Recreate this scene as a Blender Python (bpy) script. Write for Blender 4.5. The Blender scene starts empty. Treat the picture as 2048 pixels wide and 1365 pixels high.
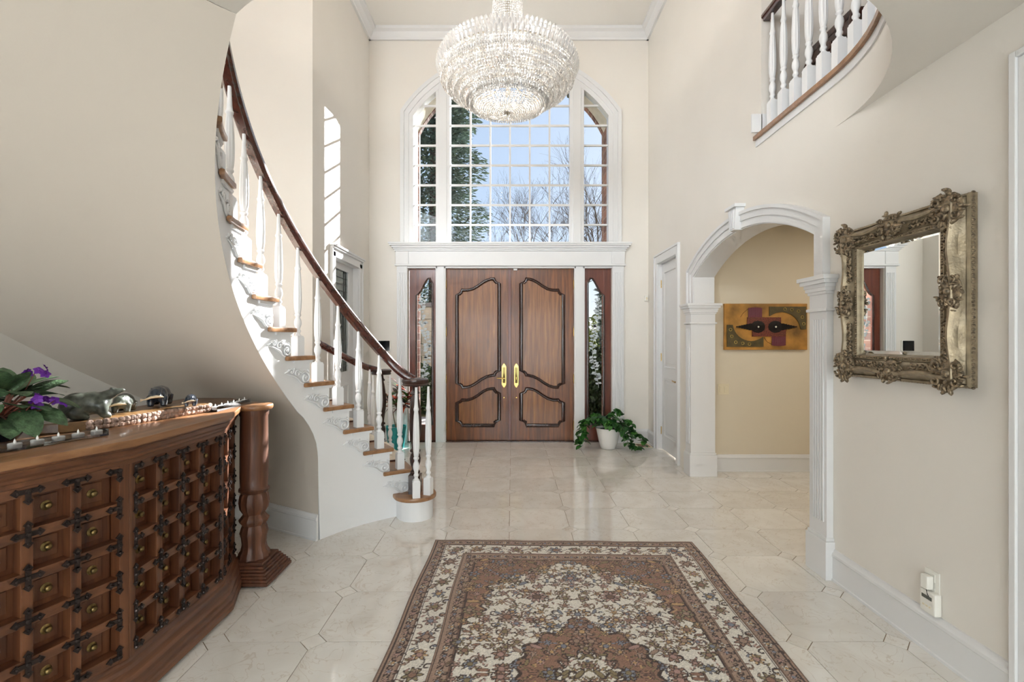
import bpy, math, random
import numpy as np
from mathutils import Matrix, Vector
R_ = math.radians
PI = math.pi
SC = bpy.context.scene
COL = SC.collection
random.seed(7)

# ------------------------------------------------------------------ camera, world, lights, exposure
cam_d = bpy.data.cameras.new('camera'); cam_d.sensor_width = 36.0; cam_d.lens = 17.16
cam_d.clip_start = .05; cam_d.clip_end = 400
cam = bpy.data.objects.new('camera', cam_d); COL.objects.link(cam)
cam.location = (0, 0, 1.41); cam.rotation_euler = (R_(90), 0, 0)
SC.camera = cam
SC.view_settings.view_transform = 'Standard'; SC.view_settings.look = 'None'
SC.view_settings.exposure = 0.42; SC.view_settings.gamma = 1.0
SC.view_settings.use_curve_mapping = False
try:
    SC.cycles.use_denoising = True
    SC.cycles.max_bounces = 6; SC.cycles.diffuse_bounces = 4; SC.cycles.glossy_bounces = 3
    SC.cycles.use_adaptive_sampling = True; SC.cycles.adaptive_threshold = .12; SC.cycles.adaptive_min_samples = 12
    SC.cycles.transparent_max_bounces = 8; SC.cycles.transmission_bounces = 3
    SC.cycles.sample_clamp_indirect = 6.0
    SC.cycles.caustics_reflective = False; SC.cycles.caustics_refractive = False
except Exception:
    pass

wd = bpy.data.worlds.new('sky'); SC.world = wd; wd.use_nodes = True
nt = wd.node_tree; nt.nodes.clear()
w_out = nt.nodes.new('ShaderNodeOutputWorld'); w_bg = nt.nodes.new('ShaderNodeBackground')
w_sky = nt.nodes.new('ShaderNodeTexSky'); w_sky.sky_type = 'NISHITA'; w_sky.sun_disc = False
w_sky.sun_elevation = R_(26.7); w_sky.sun_rotation = R_(29.3); w_sky.air_density = 1.0; w_sky.dust_density = 1.2
w_sky.ozone_density = 1.0
w_mix = nt.nodes.new('ShaderNodeMix'); w_mix.data_type = 'RGBA'
w_mix.inputs[0].default_value = .8
w_mix.inputs[7].default_value = (3.4, 4.35, 5.7, 1)
nt.links.new(w_sky.outputs[0], w_mix.inputs[6]); nt.links.new(w_mix.outputs[2], w_bg.inputs[0])
nt.links.new(w_bg.outputs[0], w_out.inputs[0])
w_bg.inputs[1].default_value = .122

def lamp(name, typ, loc, energy, color=(1, 1, 1), rot=(0, 0, 0), **kw):
    d = bpy.data.lights.new(name, typ); d.energy = energy; d.color = color
    for k, v in kw.items(): setattr(d, k, v)
    o = bpy.data.objects.new(name, d); COL.objects.link(o); o.location = loc; o.rotation_euler = rot
    return o
sun_dir = Vector((-1, -1.87, 0)).normalized() * math.cos(R_(26.7)) + Vector((0, 0, -math.sin(R_(26.7))))
sun = lamp('sun', 'SUN', (6, 18, 12), 23.0, (1, .985, .96), angle=R_(.5))
sun.rotation_euler = sun_dir.to_track_quat('-Z', 'Y').to_euler()
# fill lights added behind the camera, downstairs and upstairs
lamp('fill_lower', 'AREA', (-.4, -4.2, 1.35), 168, (.87, .95, 1), (R_(90), 0, 0), shape='RECTANGLE', size=5.2, size_y=2.3)
lamp('fill_upper', 'AREA', (-.9, -4.2, 4.4), 105, (.88, .95, 1), (R_(90), 0, 0), shape='RECTANGLE', size=3.6, size_y=2.2)

lamp('fill_landing', 'AREA', (-2.8, -1.6, 4.4), 290, (.86, .94, 1), (R_(80), 0, R_(-62)), shape='RECTANGLE', size=3.0, size_y=2.0)  # extra fill from the upper left, added to brighten right wall and ceiling

# ------------------------------------------------------------------ helpers
def lin(c): return tuple((x / 255 / 12.92) if x / 255 <= .04045 else ((x / 255 + .055) / 1.055) ** 2.4 for x in c)
def rgba(c): return lin(c) + (1,)

def new_mat(name):
    m = bpy.data.materials.new(name); m.use_nodes = True
    return m, m.node_tree, m.node_tree.nodes['Principled BSDF']

def plain(name, c, rough=.5, metal=0., spec=.5, var=0., vscale=4., coat=0., bump=0., bscale=60., emit=None, estr=0.):
    m, t, b = new_mat(name)
    b.inputs['Base Color'].default_value = rgba(c); b.inputs['Roughness'].default_value = rough
    b.inputs['Metallic'].default_value = metal; b.inputs['Specular IOR Level'].default_value = spec
    b.inputs['Coat Weight'].default_value = coat; b.inputs['Coat Roughness'].default_value = .08
    if emit:
        b.inputs['Emission Color'].default_value = rgba(emit); b.inputs['Emission Strength'].default_value = estr
    if var or bump:
        g = t.nodes.new('ShaderNodeNewGeometry')
        if var:
            n = t.nodes.new('ShaderNodeTexNoise'); n.inputs['Scale'].default_value = vscale; n.inputs['Detail'].default_value = 5
            t.links.new(g.outputs['Position'], n.inputs['Vector'])
            r = t.nodes.new('ShaderNodeValToRGB')
            r.color_ramp.elements[0].position = .3; r.color_ramp.elements[1].position = .7
            r.color_ramp.elements[0].color = rgba([max(0, x * (1 - var)) for x in c]); r.color_ramp.elements[1].color = rgba([min(255, x * (1 + var)) for x in c])
            t.links.new(n.outputs['Fac'], r.inputs[0]); t.links.new(r.outputs[0], b.inputs['Base Color'])
        if bump:
            n = t.nodes.new('ShaderNodeTexNoise'); n.inputs['Scale'].default_value = bscale; n.inputs['Detail'].default_value = 4
            t.links.new(g.outputs['Position'], n.inputs['Vector'])
            bp = t.nodes.new('ShaderNodeBump'); bp.inputs['Strength'].default_value = bump; bp.inputs['Distance'].default_value = .01
            t.links.new(n.outputs['Fac'], bp.inputs['Height']); t.links.new(bp.outputs[0], b.inputs['Normal'])
    return m

def wood(name, dark, light, axis='z', scale=1., rough=.4, coat=.15, bump=.1, mid=None):
    m, t, b = new_mat(name)
    g = t.nodes.new('ShaderNodeNewGeometry'); oi = t.nodes.new('ShaderNodeObjectInfo')
    ad = t.nodes.new('ShaderNodeVectorMath'); ad.operation = 'MULTIPLY_ADD'
    t.links.new(oi.outputs['Random'], ad.inputs[0]); ad.inputs[1].default_value = (3.1, 4.7, 5.3)
    t.links.new(g.outputs['Position'], ad.inputs[2])
    mp = t.nodes.new('ShaderNodeMapping')
    s = {'x': (1.2, 22, 22), 'y': (22, 1.2, 22), 'z': (22, 22, 1.2)}[axis]
    mp.inputs['Scale'].default_value = [k * scale for k in s]
    t.links.new(ad.outputs[0], mp.inputs['Vector'])
    n = t.nodes.new('ShaderNodeTexNoise'); n.inputs['Scale'].default_value = 1.6; n.inputs['Detail'].default_value = 7
    n.inputs['Distortion'].default_value = .5; n.inputs['Roughness'].default_value = .6
    t.links.new(mp.outputs[0], n.inputs['Vector'])
    r = t.nodes.new('ShaderNodeValToRGB'); r.color_ramp.elements[0].position = .28; r.color_ramp.elements[1].position = .75
    r.color_ramp.elements[0].color = rgba(dark); r.color_ramp.elements[1].color = rgba(light)
    if mid:
        e = r.color_ramp.elements.new(.5); e.color = rgba(mid)
    t.links.new(n.outputs['Fac'], r.inputs[0]); t.links.new(r.outputs[0], b.inputs['Base Color'])
    b.inputs['Roughness'].default_value = rough; b.inputs['Coat Weight'].default_value = coat; b.inputs['Coat Roughness'].default_value = .12
    bp = t.nodes.new('ShaderNodeBump'); bp.inputs['Strength'].default_value = bump; bp.inputs['Distance'].default_value = .004
    t.links.new(n.outputs['Fac'], bp.inputs['Height']); t.links.new(bp.outputs[0], b.inputs['Normal'])
    return m

def glass(name, tint=(1, 1, 1), refl=.12, rough=.02):
    m = bpy.data.materials.new(name); m.use_nodes = True; t = m.node_tree; t.nodes.clear()
    o = t.nodes.new('ShaderNodeOutputMaterial'); tr = t.nodes.new('ShaderNodeBsdfTransparent'); gl = t.nodes.new('ShaderNodeBsdfGlossy')
    tr.inputs[0].default_value = (*tint, 1); gl.inputs['Roughness'].default_value = rough
    lw = t.nodes.new('ShaderNodeFresnel'); lw.inputs[0].default_value = 1.45
    mu = t.nodes.new('ShaderNodeMath'); mu.operation = 'MULTIPLY'; mu.inputs[1].default_value = refl * 8
    t.links.new(lw.outputs[0], mu.inputs[0]); mu.use_clamp = True
    mx = t.nodes.new('ShaderNodeMixShader')
    t.links.new(mu.outputs[0], mx.inputs[0]); t.links.new(tr.outputs[0], mx.inputs[1]); t.links.new(gl.outputs[0], mx.inputs[2])
    t.links.new(mx.outputs[0], o.inputs[0])
    return m

M = {}
M['wall'] = plain('cream_paint', (231, 226, 218), .55, spec=.3, var=.008, vscale=1.5, bump=.02, bscale=160)
M['hall'] = plain('hall_paint', (222, 211, 190), .6, spec=.25, bump=.02, bscale=160)
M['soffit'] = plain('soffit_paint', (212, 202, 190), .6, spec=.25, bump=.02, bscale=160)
M['ceil'] = plain('ceiling_paint', (236, 233, 227), .7, spec=.2)
M['white'] = plain('white_trim', (226, 226, 226), .32, spec=.45)
M['whitew'] = plain('white_stair_paint', (236, 237, 238), .38, spec=.4)
M['grout'] = plain('grout', (150, 130, 105), .8)
M['dark'] = plain('dark_plastic', (14, 15, 18), .25, spec=.5)
M['black_iron'] = plain('wrought_iron', (52, 43, 40), .38, metal=.6, var=.3, vscale=60)
M['brass'] = plain('polished_brass', (196, 164, 100), .22, metal=1.)
M['oldbrass'] = plain('aged_brass', (116, 98, 62), .34, metal=.9, var=.25, vscale=80)
M['door'] = wood('door_mahogany', (78, 40, 17), (154, 94, 46), 'z', .8, .38, .25, .06, (114, 65, 29))
M['doorpanel'] = wood('door_panel_wood', (98, 56, 24), (168, 112, 58), 'z', .9, .36, .25, .06, (132, 82, 39))
M['doordark'] = wood('door_moulding_dark', (38, 19, 13), (66, 34, 24), 'z', 1., .26, .4, .03)
M['sidewood'] = wood('sidelight_wood', (78, 34, 22), (120, 58, 36), 'z', 1., .33, .3, .04)
M['tread'] = wood('tread_oak', (126, 86, 54), (176, 132, 92), 'x', .8, .32, .3, .03)
M['rail'] = wood('handrail_mahogany', (50, 22, 18), (86, 40, 30), 'y', 1., .2, .6, 0.)
M['newel'] = wood('newel_dark', (36, 20, 16), (66, 38, 28), 'z', 1., .28, .4, .05)
M['cab'] = wood('cabinet_teak', (58, 32, 19), (122, 77, 47), 'z', .7, .46, .08, .15, (90, 52, 30))
M['cabh'] = wood('cabinet_teak_rail', (70, 40, 25), (128, 82, 52), 'y', .7, .42, .12, .15, (98, 60, 38))
M['cabtop'] = wood('cabinet_top_wood', (112, 76, 50), (166, 122, 84), 'y', .6, .34, .3, .12, (140, 98, 64))
M['post'] = wood('carved_post_wood', (58, 34, 24), (116, 72, 48), 'z', .9, .5, .1, .6)
M['pane'] = glass('window_glass', (.97, .985, 1), .03)
M['clear'] = glass('clear_acrylic', (.93, .95, .96), .3, .05)

def tile_mat():
    m, t, b = new_mat('marble_tile')
    g = t.nodes.new('ShaderNodeNewGeometry'); oi = t.nodes.new('ShaderNodeObjectInfo')
    ad = t.nodes.new('ShaderNodeVectorMath'); ad.operation = 'MULTIPLY_ADD'
    t.links.new(oi.outputs['Random'], ad.inputs[0]); ad.inputs[1].default_value = (31, 47, 53); t.links.new(g.outputs['Position'], ad.inputs[2])
    n1 = t.nodes.new('ShaderNodeTexNoise'); n1.inputs['Scale'].default_value = 3.5; n1.inputs['Detail'].default_value = 8; n1.inputs['Distortion'].default_value = 1.2
    n2 = t.nodes.new('ShaderNodeTexNoise'); n2.inputs['Scale'].default_value = 5; n2.inputs['Detail'].default_value = 3; n2.inputs['Distortion'].default_value = 2.5
    t.links.new(ad.outputs[0], n1.inputs['Vector']); t.links.new(ad.outputs[0], n2.inputs['Vector'])
    r1 = t.nodes.new('ShaderNodeValToRGB'); r1.color_ramp.elements[0].position = .3; r1.color_ramp.elements[1].position = .7
    r1.color_ramp.elements[0].color = rgba((228, 223, 215)); r1.color_ramp.elements[1].color = rgba((241, 238, 232))
    t.links.new(n1.outputs['Fac'], r1.inputs[0])
    r2 = t.nodes.new('ShaderNodeValToRGB')
    for i, (p, v) in enumerate(((.485, 0), (.5, .35), (.515, 0))):
        e = r2.color_ramp.elements[i] if i < 2 else r2.color_ramp.elements.new(p)
        e.position = p; e.color = (v, v, v, 1)
    t.links.new(n2.outputs['Fac'], r2.inputs[0])
    mx = t.nodes.new('ShaderNodeMix'); mx.data_type = 'RGBA'
    t.links.new(r2.outputs[0], mx.inputs[0]); t.links.new(r1.outputs[0], mx.inputs[6]); mx.inputs[7].default_value = rgba((186, 164, 138))
    hs = t.nodes.new('ShaderNodeHueSaturation')
    mr = t.nodes.new('ShaderNodeMapRange'); mr.inputs[3].default_value = .95; mr.inputs[4].default_value = 1.04
    t.links.new(oi.outputs['Random'], mr.inputs[0]); t.links.new(mr.outputs[0], hs.inputs['Value']); t.links.new(mx.outputs[2], hs.inputs['Color'])
    t.links.new(hs.outputs[0], b.inputs['Base Color'])
    b.inputs['Roughness'].default_value = .07; b.inputs['Specular IOR Level'].default_value = .75
    return m
M['tile'] = tile_mat()

class MB:
    def __init__(s): s.v = []; s.f = []
    def add(s, vs, fs, T=None):
        o = len(s.v)
        if T is not None: vs = [tuple(T @ Vector(p)) for p in vs]
        s.v += [tuple(p) for p in vs]; s.f += [tuple(i + o for i in q) for q in fs]
        return s
    def box(s, a, b, T=None):
        x0, y0, z0 = [min(p, q) for p, q in zip(a, b)]; x1, y1, z1 = [max(p, q) for p, q in zip(a, b)]
        return s.add([(x0, y0, z0), (x1, y0, z0), (x1, y1, z0), (x0, y1, z0), (x0, y0, z1), (x1, y0, z1), (x1, y1, z1), (x0, y1, z1)],
                     [(0, 3, 2, 1), (4, 5, 6, 7), (0, 1, 5, 4), (1, 2, 6, 5), (2, 3, 7, 6), (3, 0, 4, 7)], T)
    def prism(s, poly, z0, z1, T=None):
        n = len(poly)
        return s.add([(x, y, z0) for x, y in poly] + [(x, y, z1) for x, y in poly],
                     [tuple(range(n - 1, -1, -1)), tuple(range(n, 2 * n))] + [(i, (i + 1) % n, n + (i + 1) % n, n + i) for i in range(n)], T)
    def prism_xz(s, poly, y0, y1):   # poly of (x,z)
        return s.prism(poly, 0, 1, Matrix(((1, 0, 0, 0), (0, 0, y1 - y0, y0), (0, 1, 0, 0), (0, 0, 0, 1))))
    def prism_yz(s, poly, x0, x1):   # poly of (y,z)
        return s.prism(poly, 0, 1, Matrix(((0, 0, x1 - x0, x0), (1, 0, 0, 0), (0, 1, 0, 0), (0, 0, 0, 1))))
    def ring(s, pin, pout, T, closed=False):   # two polylines (2D) -> extruded ring with T mapping (u,v,w) w in 0..1
        n = len(pin); vs = []
        for w in (0, 1):
            vs += [(u, v, w) for u, v in pin] + [(u, v, w) for u, v in pout]
        fs = []
        for i in range(n if closed else n - 1):
            j = (i + 1) % n
            fs += [(i, j, n + j, n + i), (2 * n + i, 3 * n + i, 3 * n + j, 2 * n + j), (i, 2 * n + i, 2 * n + j, j), (n + i, n + j, 3 * n + j, 3 * n + i)]
        if not closed: fs += [(0, n, 3 * n, 2 * n), (n - 1, 3 * n - 1, 4 * n - 1, 2 * n - 1)]
        return s.add(vs, fs, T)
    def lathe(s, prof, seg=16, T=None, flute=None):
        vs = []; fs = []
        for k, (r, z) in enumerate(prof):
            fl = flute(z) if flute else 0
            for i in range(seg):
                a = 2 * PI * i / seg; rr = r * (1 - fl * (i % 2))
                vs.append((rr * math.cos(a), rr * math.sin(a), z))
        n = len(prof)
        for k in range(n - 1):
            for i in range(seg):
                j = (i + 1) % seg
                fs.append((k * seg + i, k * seg + j, (k + 1) * seg + j, (k + 1) * seg + i))
        fs.append(tuple(range(seg - 1, -1, -1))); fs.append(tuple((n - 1) * seg + i for i in range(seg)))
        return s.add(vs, fs, T)
    def sweep(s, pts, prof, closed=False, up=(0, 0, 1), T=None, scale=None, smooth_caps=True):
        P = [Vector(p) for p in pts]; U = Vector(up); n = len(P); m = len(prof); vs = []
        for i in range(n):
            a = P[i - 1] if (i or closed) else P[i]; b = P[(i + 1) % n] if (i < n - 1 or closed) else P[i]
            t = (b - a).normalized()
            if closed or 0 < i < n - 1:
                d1 = (P[i] - P[i - 1]).normalized(); d2 = (P[(i + 1) % n] - P[i]).normalized()
                mit = 1 / max(.45, math.sqrt(max(0, (1 + d1.dot(d2)) / 2)))
            else: mit = 1
            side = t.cross(U)
            if side.length < 1e-6: side = t.cross(Vector((1, 0, 0)))
            side.normalize(); nn = side.cross(t).normalized()
            k = scale[i] if scale else 1
            flat = abs(U.dot(t)) < .02
            for (pa, pb) in prof:
                vs.append(P[i] + side * pa * k * (mit if flat else 1) + nn * pb * k)
        fs = []
        for i in range(n if closed else n - 1):
            j = (i + 1) % n
            for q in range(m):
                r = (q + 1) % m
                fs.append((i * m + q, i * m + r, j * m + r, j * m + q))
        if not closed:
            fs.append(tuple(range(m - 1, -1, -1))); fs.append(tuple((n - 1) * m + q for q in range(m)))
        return s.add(vs, fs, T)
    def tube(s, pts, r, seg=8, closed=False, T=None):
        prof = [(math.cos(2 * PI * i / seg), math.sin(2 * PI * i / seg)) for i in range(seg)]
        rr = r if isinstance(r, (list, tuple)) else [r] * len(pts)
        P = [Vector(p) for p in pts]; n = len(P); vs = []; prev = None
        for i in range(n):
            a = P[i - 1] if (i or closed) else P[i]; b = P[(i + 1) % n] if (i < n - 1 or closed) else P[i]
            t = (b - a).normalized() if (b - a).length > 1e-9 else Vector((0, 0, 1))
            if prev is None:
                prev = t.cross(Vector((0, 0, 1)))
                if prev.length < 1e-3: prev = t.cross(Vector((1, 0, 0)))
            prev = (prev - t * prev.dot(t))
            if prev.length < 1e-6: prev = t.orthogonal()
            prev.normalize(); bi = t.cross(prev)
            for c, d in prof: vs.append(P[i] + prev * c * rr[i] + bi * d * rr[i])
        fs = []
        for i in range(n if closed else n - 1):
            j = (i + 1) % n
            for q in range(seg):
                w = (q + 1) % seg; fs.append((i * seg + q, i * seg + w, j * seg + w, j * seg + q))
        if not closed:
            fs.append(tuple(range(seg - 1, -1, -1))); fs.append(tuple((n - 1) * seg + q for q in range(seg)))
        return s.add(vs, fs, T)
    def ell(s, c, r, T=None, seg=10, rings=6):
        vs = [(c[0], c[1], c[2] - r[2])]; fs = []
        for k in range(1, rings):
            ph = -PI / 2 + PI * k / rings
            for i in range(seg):
                a = 2 * PI * i / seg
                vs.append((c[0] + r[0] * math.cos(ph) * math.cos(a), c[1] + r[1] * math.cos(ph) * math.sin(a), c[2] + r[2] * math.sin(ph)))
        vs.append((c[0], c[1], c[2] + r[2])); L = len(vs) - 1
        for i in range(seg):
            j = (i + 1) % seg
            fs.append((0, 1 + j, 1 + i)); fs.append((L, L - seg + i, L - seg + j))
            for k in range(rings - 2): fs.append((1 + k * seg + i, 1 + k * seg + j, 1 + (k + 1) * seg + j, 1 + (k + 1) * seg + i))
        return s.add(vs, fs, T)
    def mesh(s, name, mat, smooth=0, bevel=0, fix=True, bseg=2):
        me = bpy.data.meshes.new(name); me.from_pydata(s.v, [], s.f)
        if fix or bevel:
            import bmesh
            b = bmesh.new(); b.from_mesh(me)
            if fix: bmesh.ops.recalc_face_normals(b, faces=b.faces)
            if bevel:
                ed = [e for e in b.edges if len(e.link_faces) == 2 and e.calc_face_angle(0) > R_(35)]
                bmesh.ops.bevel(b, geom=ed, offset=bevel, segments=bseg, profile=.6, affect='EDGES', clamp_overlap=True)
            b.to_mesh(me); b.free()
        if smooth:
            me.polygons.foreach_set('use_smooth', [True] * len(me.polygons)); me.set_sharp_from_angle(angle=R_(smooth))
        if mat is not None: me.materials.append(M[mat] if isinstance(mat, str) else mat)
        me.update()
        return me

W = {}
def tag(o, label=None, cat=None, group=None, kind=None):
    if label: o['label'] = label
    if cat: o['category'] = cat
    if group: o['group'] = group
    if kind: o['kind'] = kind
    return o
def put(name, me, parent=None, T=None, **tags):
    o = bpy.data.objects.new(name, me); COL.objects.link(o)
    T = T if T is not None else Matrix()
    if parent is not None:
        o.parent = parent; o.matrix_parent_inverse = W[parent.name].inverted()
    o.matrix_basis = T; W[o.name] = T.copy()
    return tag(o, **tags)
def emp(name, loc, **tags):
    o = bpy.data.objects.new(name, None); COL.objects.link(o); o.empty_display_size = .1
    o.matrix_basis = Matrix.Translation(loc); W[o.name] = Matrix.Translation(loc)
    return tag(o, **tags)
def build(name, mb, mat, parent=None, smooth=0, bevel=0, fix=True, T=None, **tags):
    return put(name, mb.mesh(name, mat, smooth, bevel, fix), parent, T, **tags)
def frame(o, x, y, z):   # matrix with given axes at origin o
    x, y, z = Vector(x), Vector(y), Vector(z)
    return Matrix(((x.x, y.x, z.x, o[0]), (x.y, y.y, z.y, o[1]), (x.z, y.z, z.z, o[2]), (0, 0, 0, 1)))
def st(name, mb, mat, label, cat, parent=None, **k):
    return build(name, mb, mat, parent, label=label, category_=cat, **k) if False else build(name, mb, mat, parent, label=label, cat=cat, kind='structure', **k)
def F7(x): return (x - 1024) / 976.
def PX(x, y, Y): return ((x - 1024) * Y / 976., Y, 1.41 - (y - 682.5) * Y / 976.)

# key dimensions (metres): camera at the origin, looking along +Y
RX, LX, FY, CH, C2, F2 = 1.90, -1.99, 6.80, 5.74, 2.667, 2.995
CX, CY, RI, RO = -.257, 2.849, 1.262, 2.66
TH0, DTH, RIS = R_(100.6), R_(7.608), .18716
def pol(th, r, z=None):
    p = (CX + r * math.cos(th), CY + r * math.sin(th))
    return p if z is None else (p[0], p[1], z)
def helix(th): return (th - TH0) / DTH * RIS
def soff(th): return helix(th) - .53
YW = lambda y0, y1: Matrix(((1, 0, 0, 0), (0, 0, y1 - y0, y0), (0, 1, 0, 0), (0, 0, 0, 1)))    # (x,z,w)->world
XW = lambda x0, x1: Matrix(((0, 0, x1 - x0, x0), (1, 0, 0, 0), (0, 1, 0, 0), (0, 0, 0, 1)))    # (y,z,w)->world
# ------------------------------------------------------------------ floor
fl = st('floor', MB().box((-3.2, -4.6, -.12), (4.7, 7.0, -.003)), 'grout', 'polished cream marble floor with octagon and dot tiles', 'floor')
S = .4557; X0 = -.02; Y0 = 3.655; g = .0016; c = .062
h_ = S / 2 - g
octp = [(h_, -h_ + c), (h_, h_ - c), (h_ - c, h_), (-h_ + c, h_), (-h_, h_ - c), (-h_, -h_ + c), (-h_ + c, -h_), (h_ - c, -h_)]
om = MB().prism(octp, -.012, 0).mesh('octagon_tile', 'tile')
d_ = c - g * 1.5
dm = MB().prism([(d_, 0), (0, d_), (-d_, 0), (0, -d_)], -.012, 0).mesh('dot_tile', 'tile')
half = MB().prism([(h_, -h_ + c), (h_, 0), (-h_, 0), (-h_, -h_ + c), (-h_ + c, -h_), (h_ - c, -h_)], -.012, 0).mesh('octagon_tile', 'tile')
for j in range(-6, 7):
    for i in range(-6, 10):
        x = X0 + (i + .5) * S; y = Y0 + (j + .5) * S
        if y > 5.30 and x > 2.05: continue
        if x < -2.95 or x > 4.5 or (x < -2.1 and y > 4.6) or (x > 2.2 and y < 2.9): continue
        if j == 6 :
            y0 = y
            continue
        put('octagon_tile', om, fl, Matrix.Translation((x, y, 0)))
for j in range(-6, 7):
    for i in range(-6, 10):
        x = X0 + i * S; y = Y0 + j * S
        if y > 5.30 and x > 2.05: continue
        if x < -2.95 or x > 4.5 or (x < -2.1 and y > 4.6) or (x > 2.2 and y < 2.9): continue
        put('dot_tile', dm, fl, Matrix.Translation((x, y, 0)))
# last rows in front of the door and the plain run behind the camera
for i in range(-5, 5):
    x = X0 + (i + .5) * S
    put('octagon_tile', om, fl, Matrix.Translation((x, Y0 + 6.5 * S, 0)))
mb = MB()
for j in range(-18, -6):
    for i in range(-6, 5):
        mb.prism([(a + X0 + (i + .5) * S, b + Y0 + (j + .5) * S) for a, b in octp], -.012, 0)
        mb.prism([(a + X0 + i * S, b + Y0 + j * S) for a, b in ((d_, 0), (0, d_), (-d_, 0), (0, -d_))], -.012, 0)
build('tile_field', mb, 'tile', fl, kind='stuff')

# ------------------------------------------------------------------ walls
T_ = .16
WC, WZ = -.015, 3.603          # arched window centre, spring circle centre height
def arch(off, n=28, zb=2.765):
    hw, r = 1.37 + off, 1.67 + off
    a0 = math.acos(min(1, hw / r)); pts = [(WC - hw, zb)]
    for i in range(n + 1):
        a = PI - a0 - (PI - 2 * a0) * i / n
        pts.append((WC + r * math.cos(a), WZ + r * math.sin(a)))
    pts.append((WC + hw, zb))
    return pts
mb = MB()
ap = arch(.05)
mb.prism_xz([(LX - .2, 0), (-1.45, 0), (-1.45, 2.5), (ap[0][0], 2.5)] + ap[:len(ap) // 2 + 1] + [(ap[len(ap) // 2][0], CH), (LX - .2, CH)], FY, FY + T_)
q = len(ap) // 2
mb.prism_xz([(RX + .2, 0), (RX + .2, CH), (ap[q][0], CH)] + ap[q:] + [(ap[-1][0], 2.5), (1.39, 2.5), (1.39, 0)], FY, FY + T_)
mb.box((-1.45, FY, 2.44), (1.39, FY + T_, 2.766))
st('wall_far', mb, 'wall', 'tall cream entrance wall around the arched window and double doors', 'wall')

mb = MB()
SP, RISE = 2.08, .262
Y1, Y2 = 3.04, 5.09; ym = (Y1 + Y2) / 2; hw = (Y2 - Y1) / 2; RA = (hw * hw + RISE * RISE) / (2 * RISE)
def arch_r(off, n=20, zb=SP):
    r = RA + off; w = hw + off; cz = SP + RISE - RA; a0 = math.asin(w / r); pts = []
    for i in range(n + 1):
        a = -a0 + 2 * a0 * i / n
        pts.append((ym + r * math.sin(a), cz + r * math.cos(a)))
    return pts
mb.box((RX, 6.36, 0), (RX + .2, FY + .1, CH)); mb.box((RX, 5.60, 2.42), (RX + .2, 6.36, CH)); mb.box((RX, Y2, 0), (RX + .2, 5.60, CH))
ar = arch_r(0)
mb.prism_yz(ar + [(Y2, F2 - .03), (Y1, F2 - .03)], RX, RX + .2)
mb.box((RX, 3.72, F2 - .03), (RX + .2, Y2, CH))
mb.box((RX, -4.6, 0), (RX + .2, Y1, F2 - .03))
st('wall_right', mb, 'wall', 'cream right wall with the arched opening, closet door and mirror', 'wall')
mb = MB()
mb.box((LX - .12, 6.33, 0), (LX, FY + .1, CH)); mb.box((LX - .12, 5.45, 2.36), (LX, 6.33, CH)); mb.box((LX - .12, 4.868, 0), (LX, 5.45, CH))
mb.box((LX - .6, 5.3, 0), (LX - .5, 6.5, 2.6))
st('wall_left', mb, 'wall', 'narrow cream left wall holding the leaded glass door', 'wall')
# curved stair wall
mb = MB(); a0, a1, n = math.atan2(4.868 - CY, LX - CX), R_(181), 48
pin = [pol(a0 + (a1 - a0) * i / n, RO) for i in range(n + 1)]; pout = [pol(a0 + (a1 - a0) * i / n, RO + .16) for i in range(n + 1)]
mb.ring(pin, pout, Matrix(((1, 0, 0, 0), (0, 1, 0, 0), (0, 0, CH, 0), (0, 0, 0, 1))))
mb.box((-3.08, -4.6, 0), (pin[-1][0], pin[-1][1], CH))
st('wall_curved', mb, 'wall', 'curved cream stairwell wall behind the sweeping staircase', 'wall', smooth=30)
st('wall_back', MB().box((-3.08, -4.75, 0), (4.7, -4.6, CH)), 'wall', 'cream wall behind the viewpoint', 'wall')
# hall beyond the arch
mb = MB(); mb.box((RX + .2, 5.28, 0), (4.75, 5.43, C2)); mb.box((4.6, 2.5, 0), (4.75, 5.28, C2)); mb.box((RX + .2, 2.5, 0), (4.75, 2.62, C2))
st('wall_hall', mb, 'hall', 'beige hallway wall seen through the arch behind the relief art', 'wall')
st('ceiling_hall', MB().box((RX + .2, 2.5, C2), (4.75, 5.43, C2 + .12)), 'ceil', 'flat hallway ceiling beyond the arch', 'ceiling')
# upstairs gallery behind the balcony
mb = MB(); mb.box((RX + .2, 3.72, F2 - .2), (4.75, 3.87, CH)); mb.box((4.6, -4.6, F2), (4.75, 3.72, CH)); mb.box((RX, -4.6, F2), (RX + .2, 1.2, CH))  # last box is an added partition that blocks fill light from the gallery
st('wall_gallery', mb, 'wall', 'cream gallery wall upstairs behind the balcony balusters', 'wall')
st('ceiling', MB().box((-3.2, -4.7, CH), (4.75, FY + .2, CH + .12)), 'ceil', 'high cream ceiling over the two storey foyer', 'ceiling')
# upper floor slab with the stairwell cut out of it
well = [(.6 + 1.3 * math.cos(R_(-90 + 90 * (1 - i / 20))), 2.884 + 1.3 * math.sin(R_(-90 + 90 * (1 - i / 20)))) for i in range(21)]
well[0] = (RX, 2.884)
wl2 = [pol(R_(270 - 39.5 * i / 12), RI) for i in range(13)]
WELL = well + wl2
edge = WELL + [pol(R_(230.5), 1.7), pol(R_(230.5), 2.2), pol(R_(230.5), RO), (-2.917, 1.6)]
mb = MB(); n = len(edge); vs = []
for z in (C2, F2 - .03):
    vs += [(x, y, z) for x, y in edge] + [(x, -4.6, z) for x, y in edge]
fs = []
for i in range(n - 1):
    fs += [(i, i + 1, n + i + 1, n + i), (2 * n + i, 3 * n + i, 3 * n + i + 1, 2 * n + i + 1), (i, 2 * n + i, 2 * n + i + 1, i + 1)]
fs += [(n - 1, 3 * n - 1, 4 * n - 1, 2 * n - 1), (0, n, 3 * n, 2 * n)]
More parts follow.
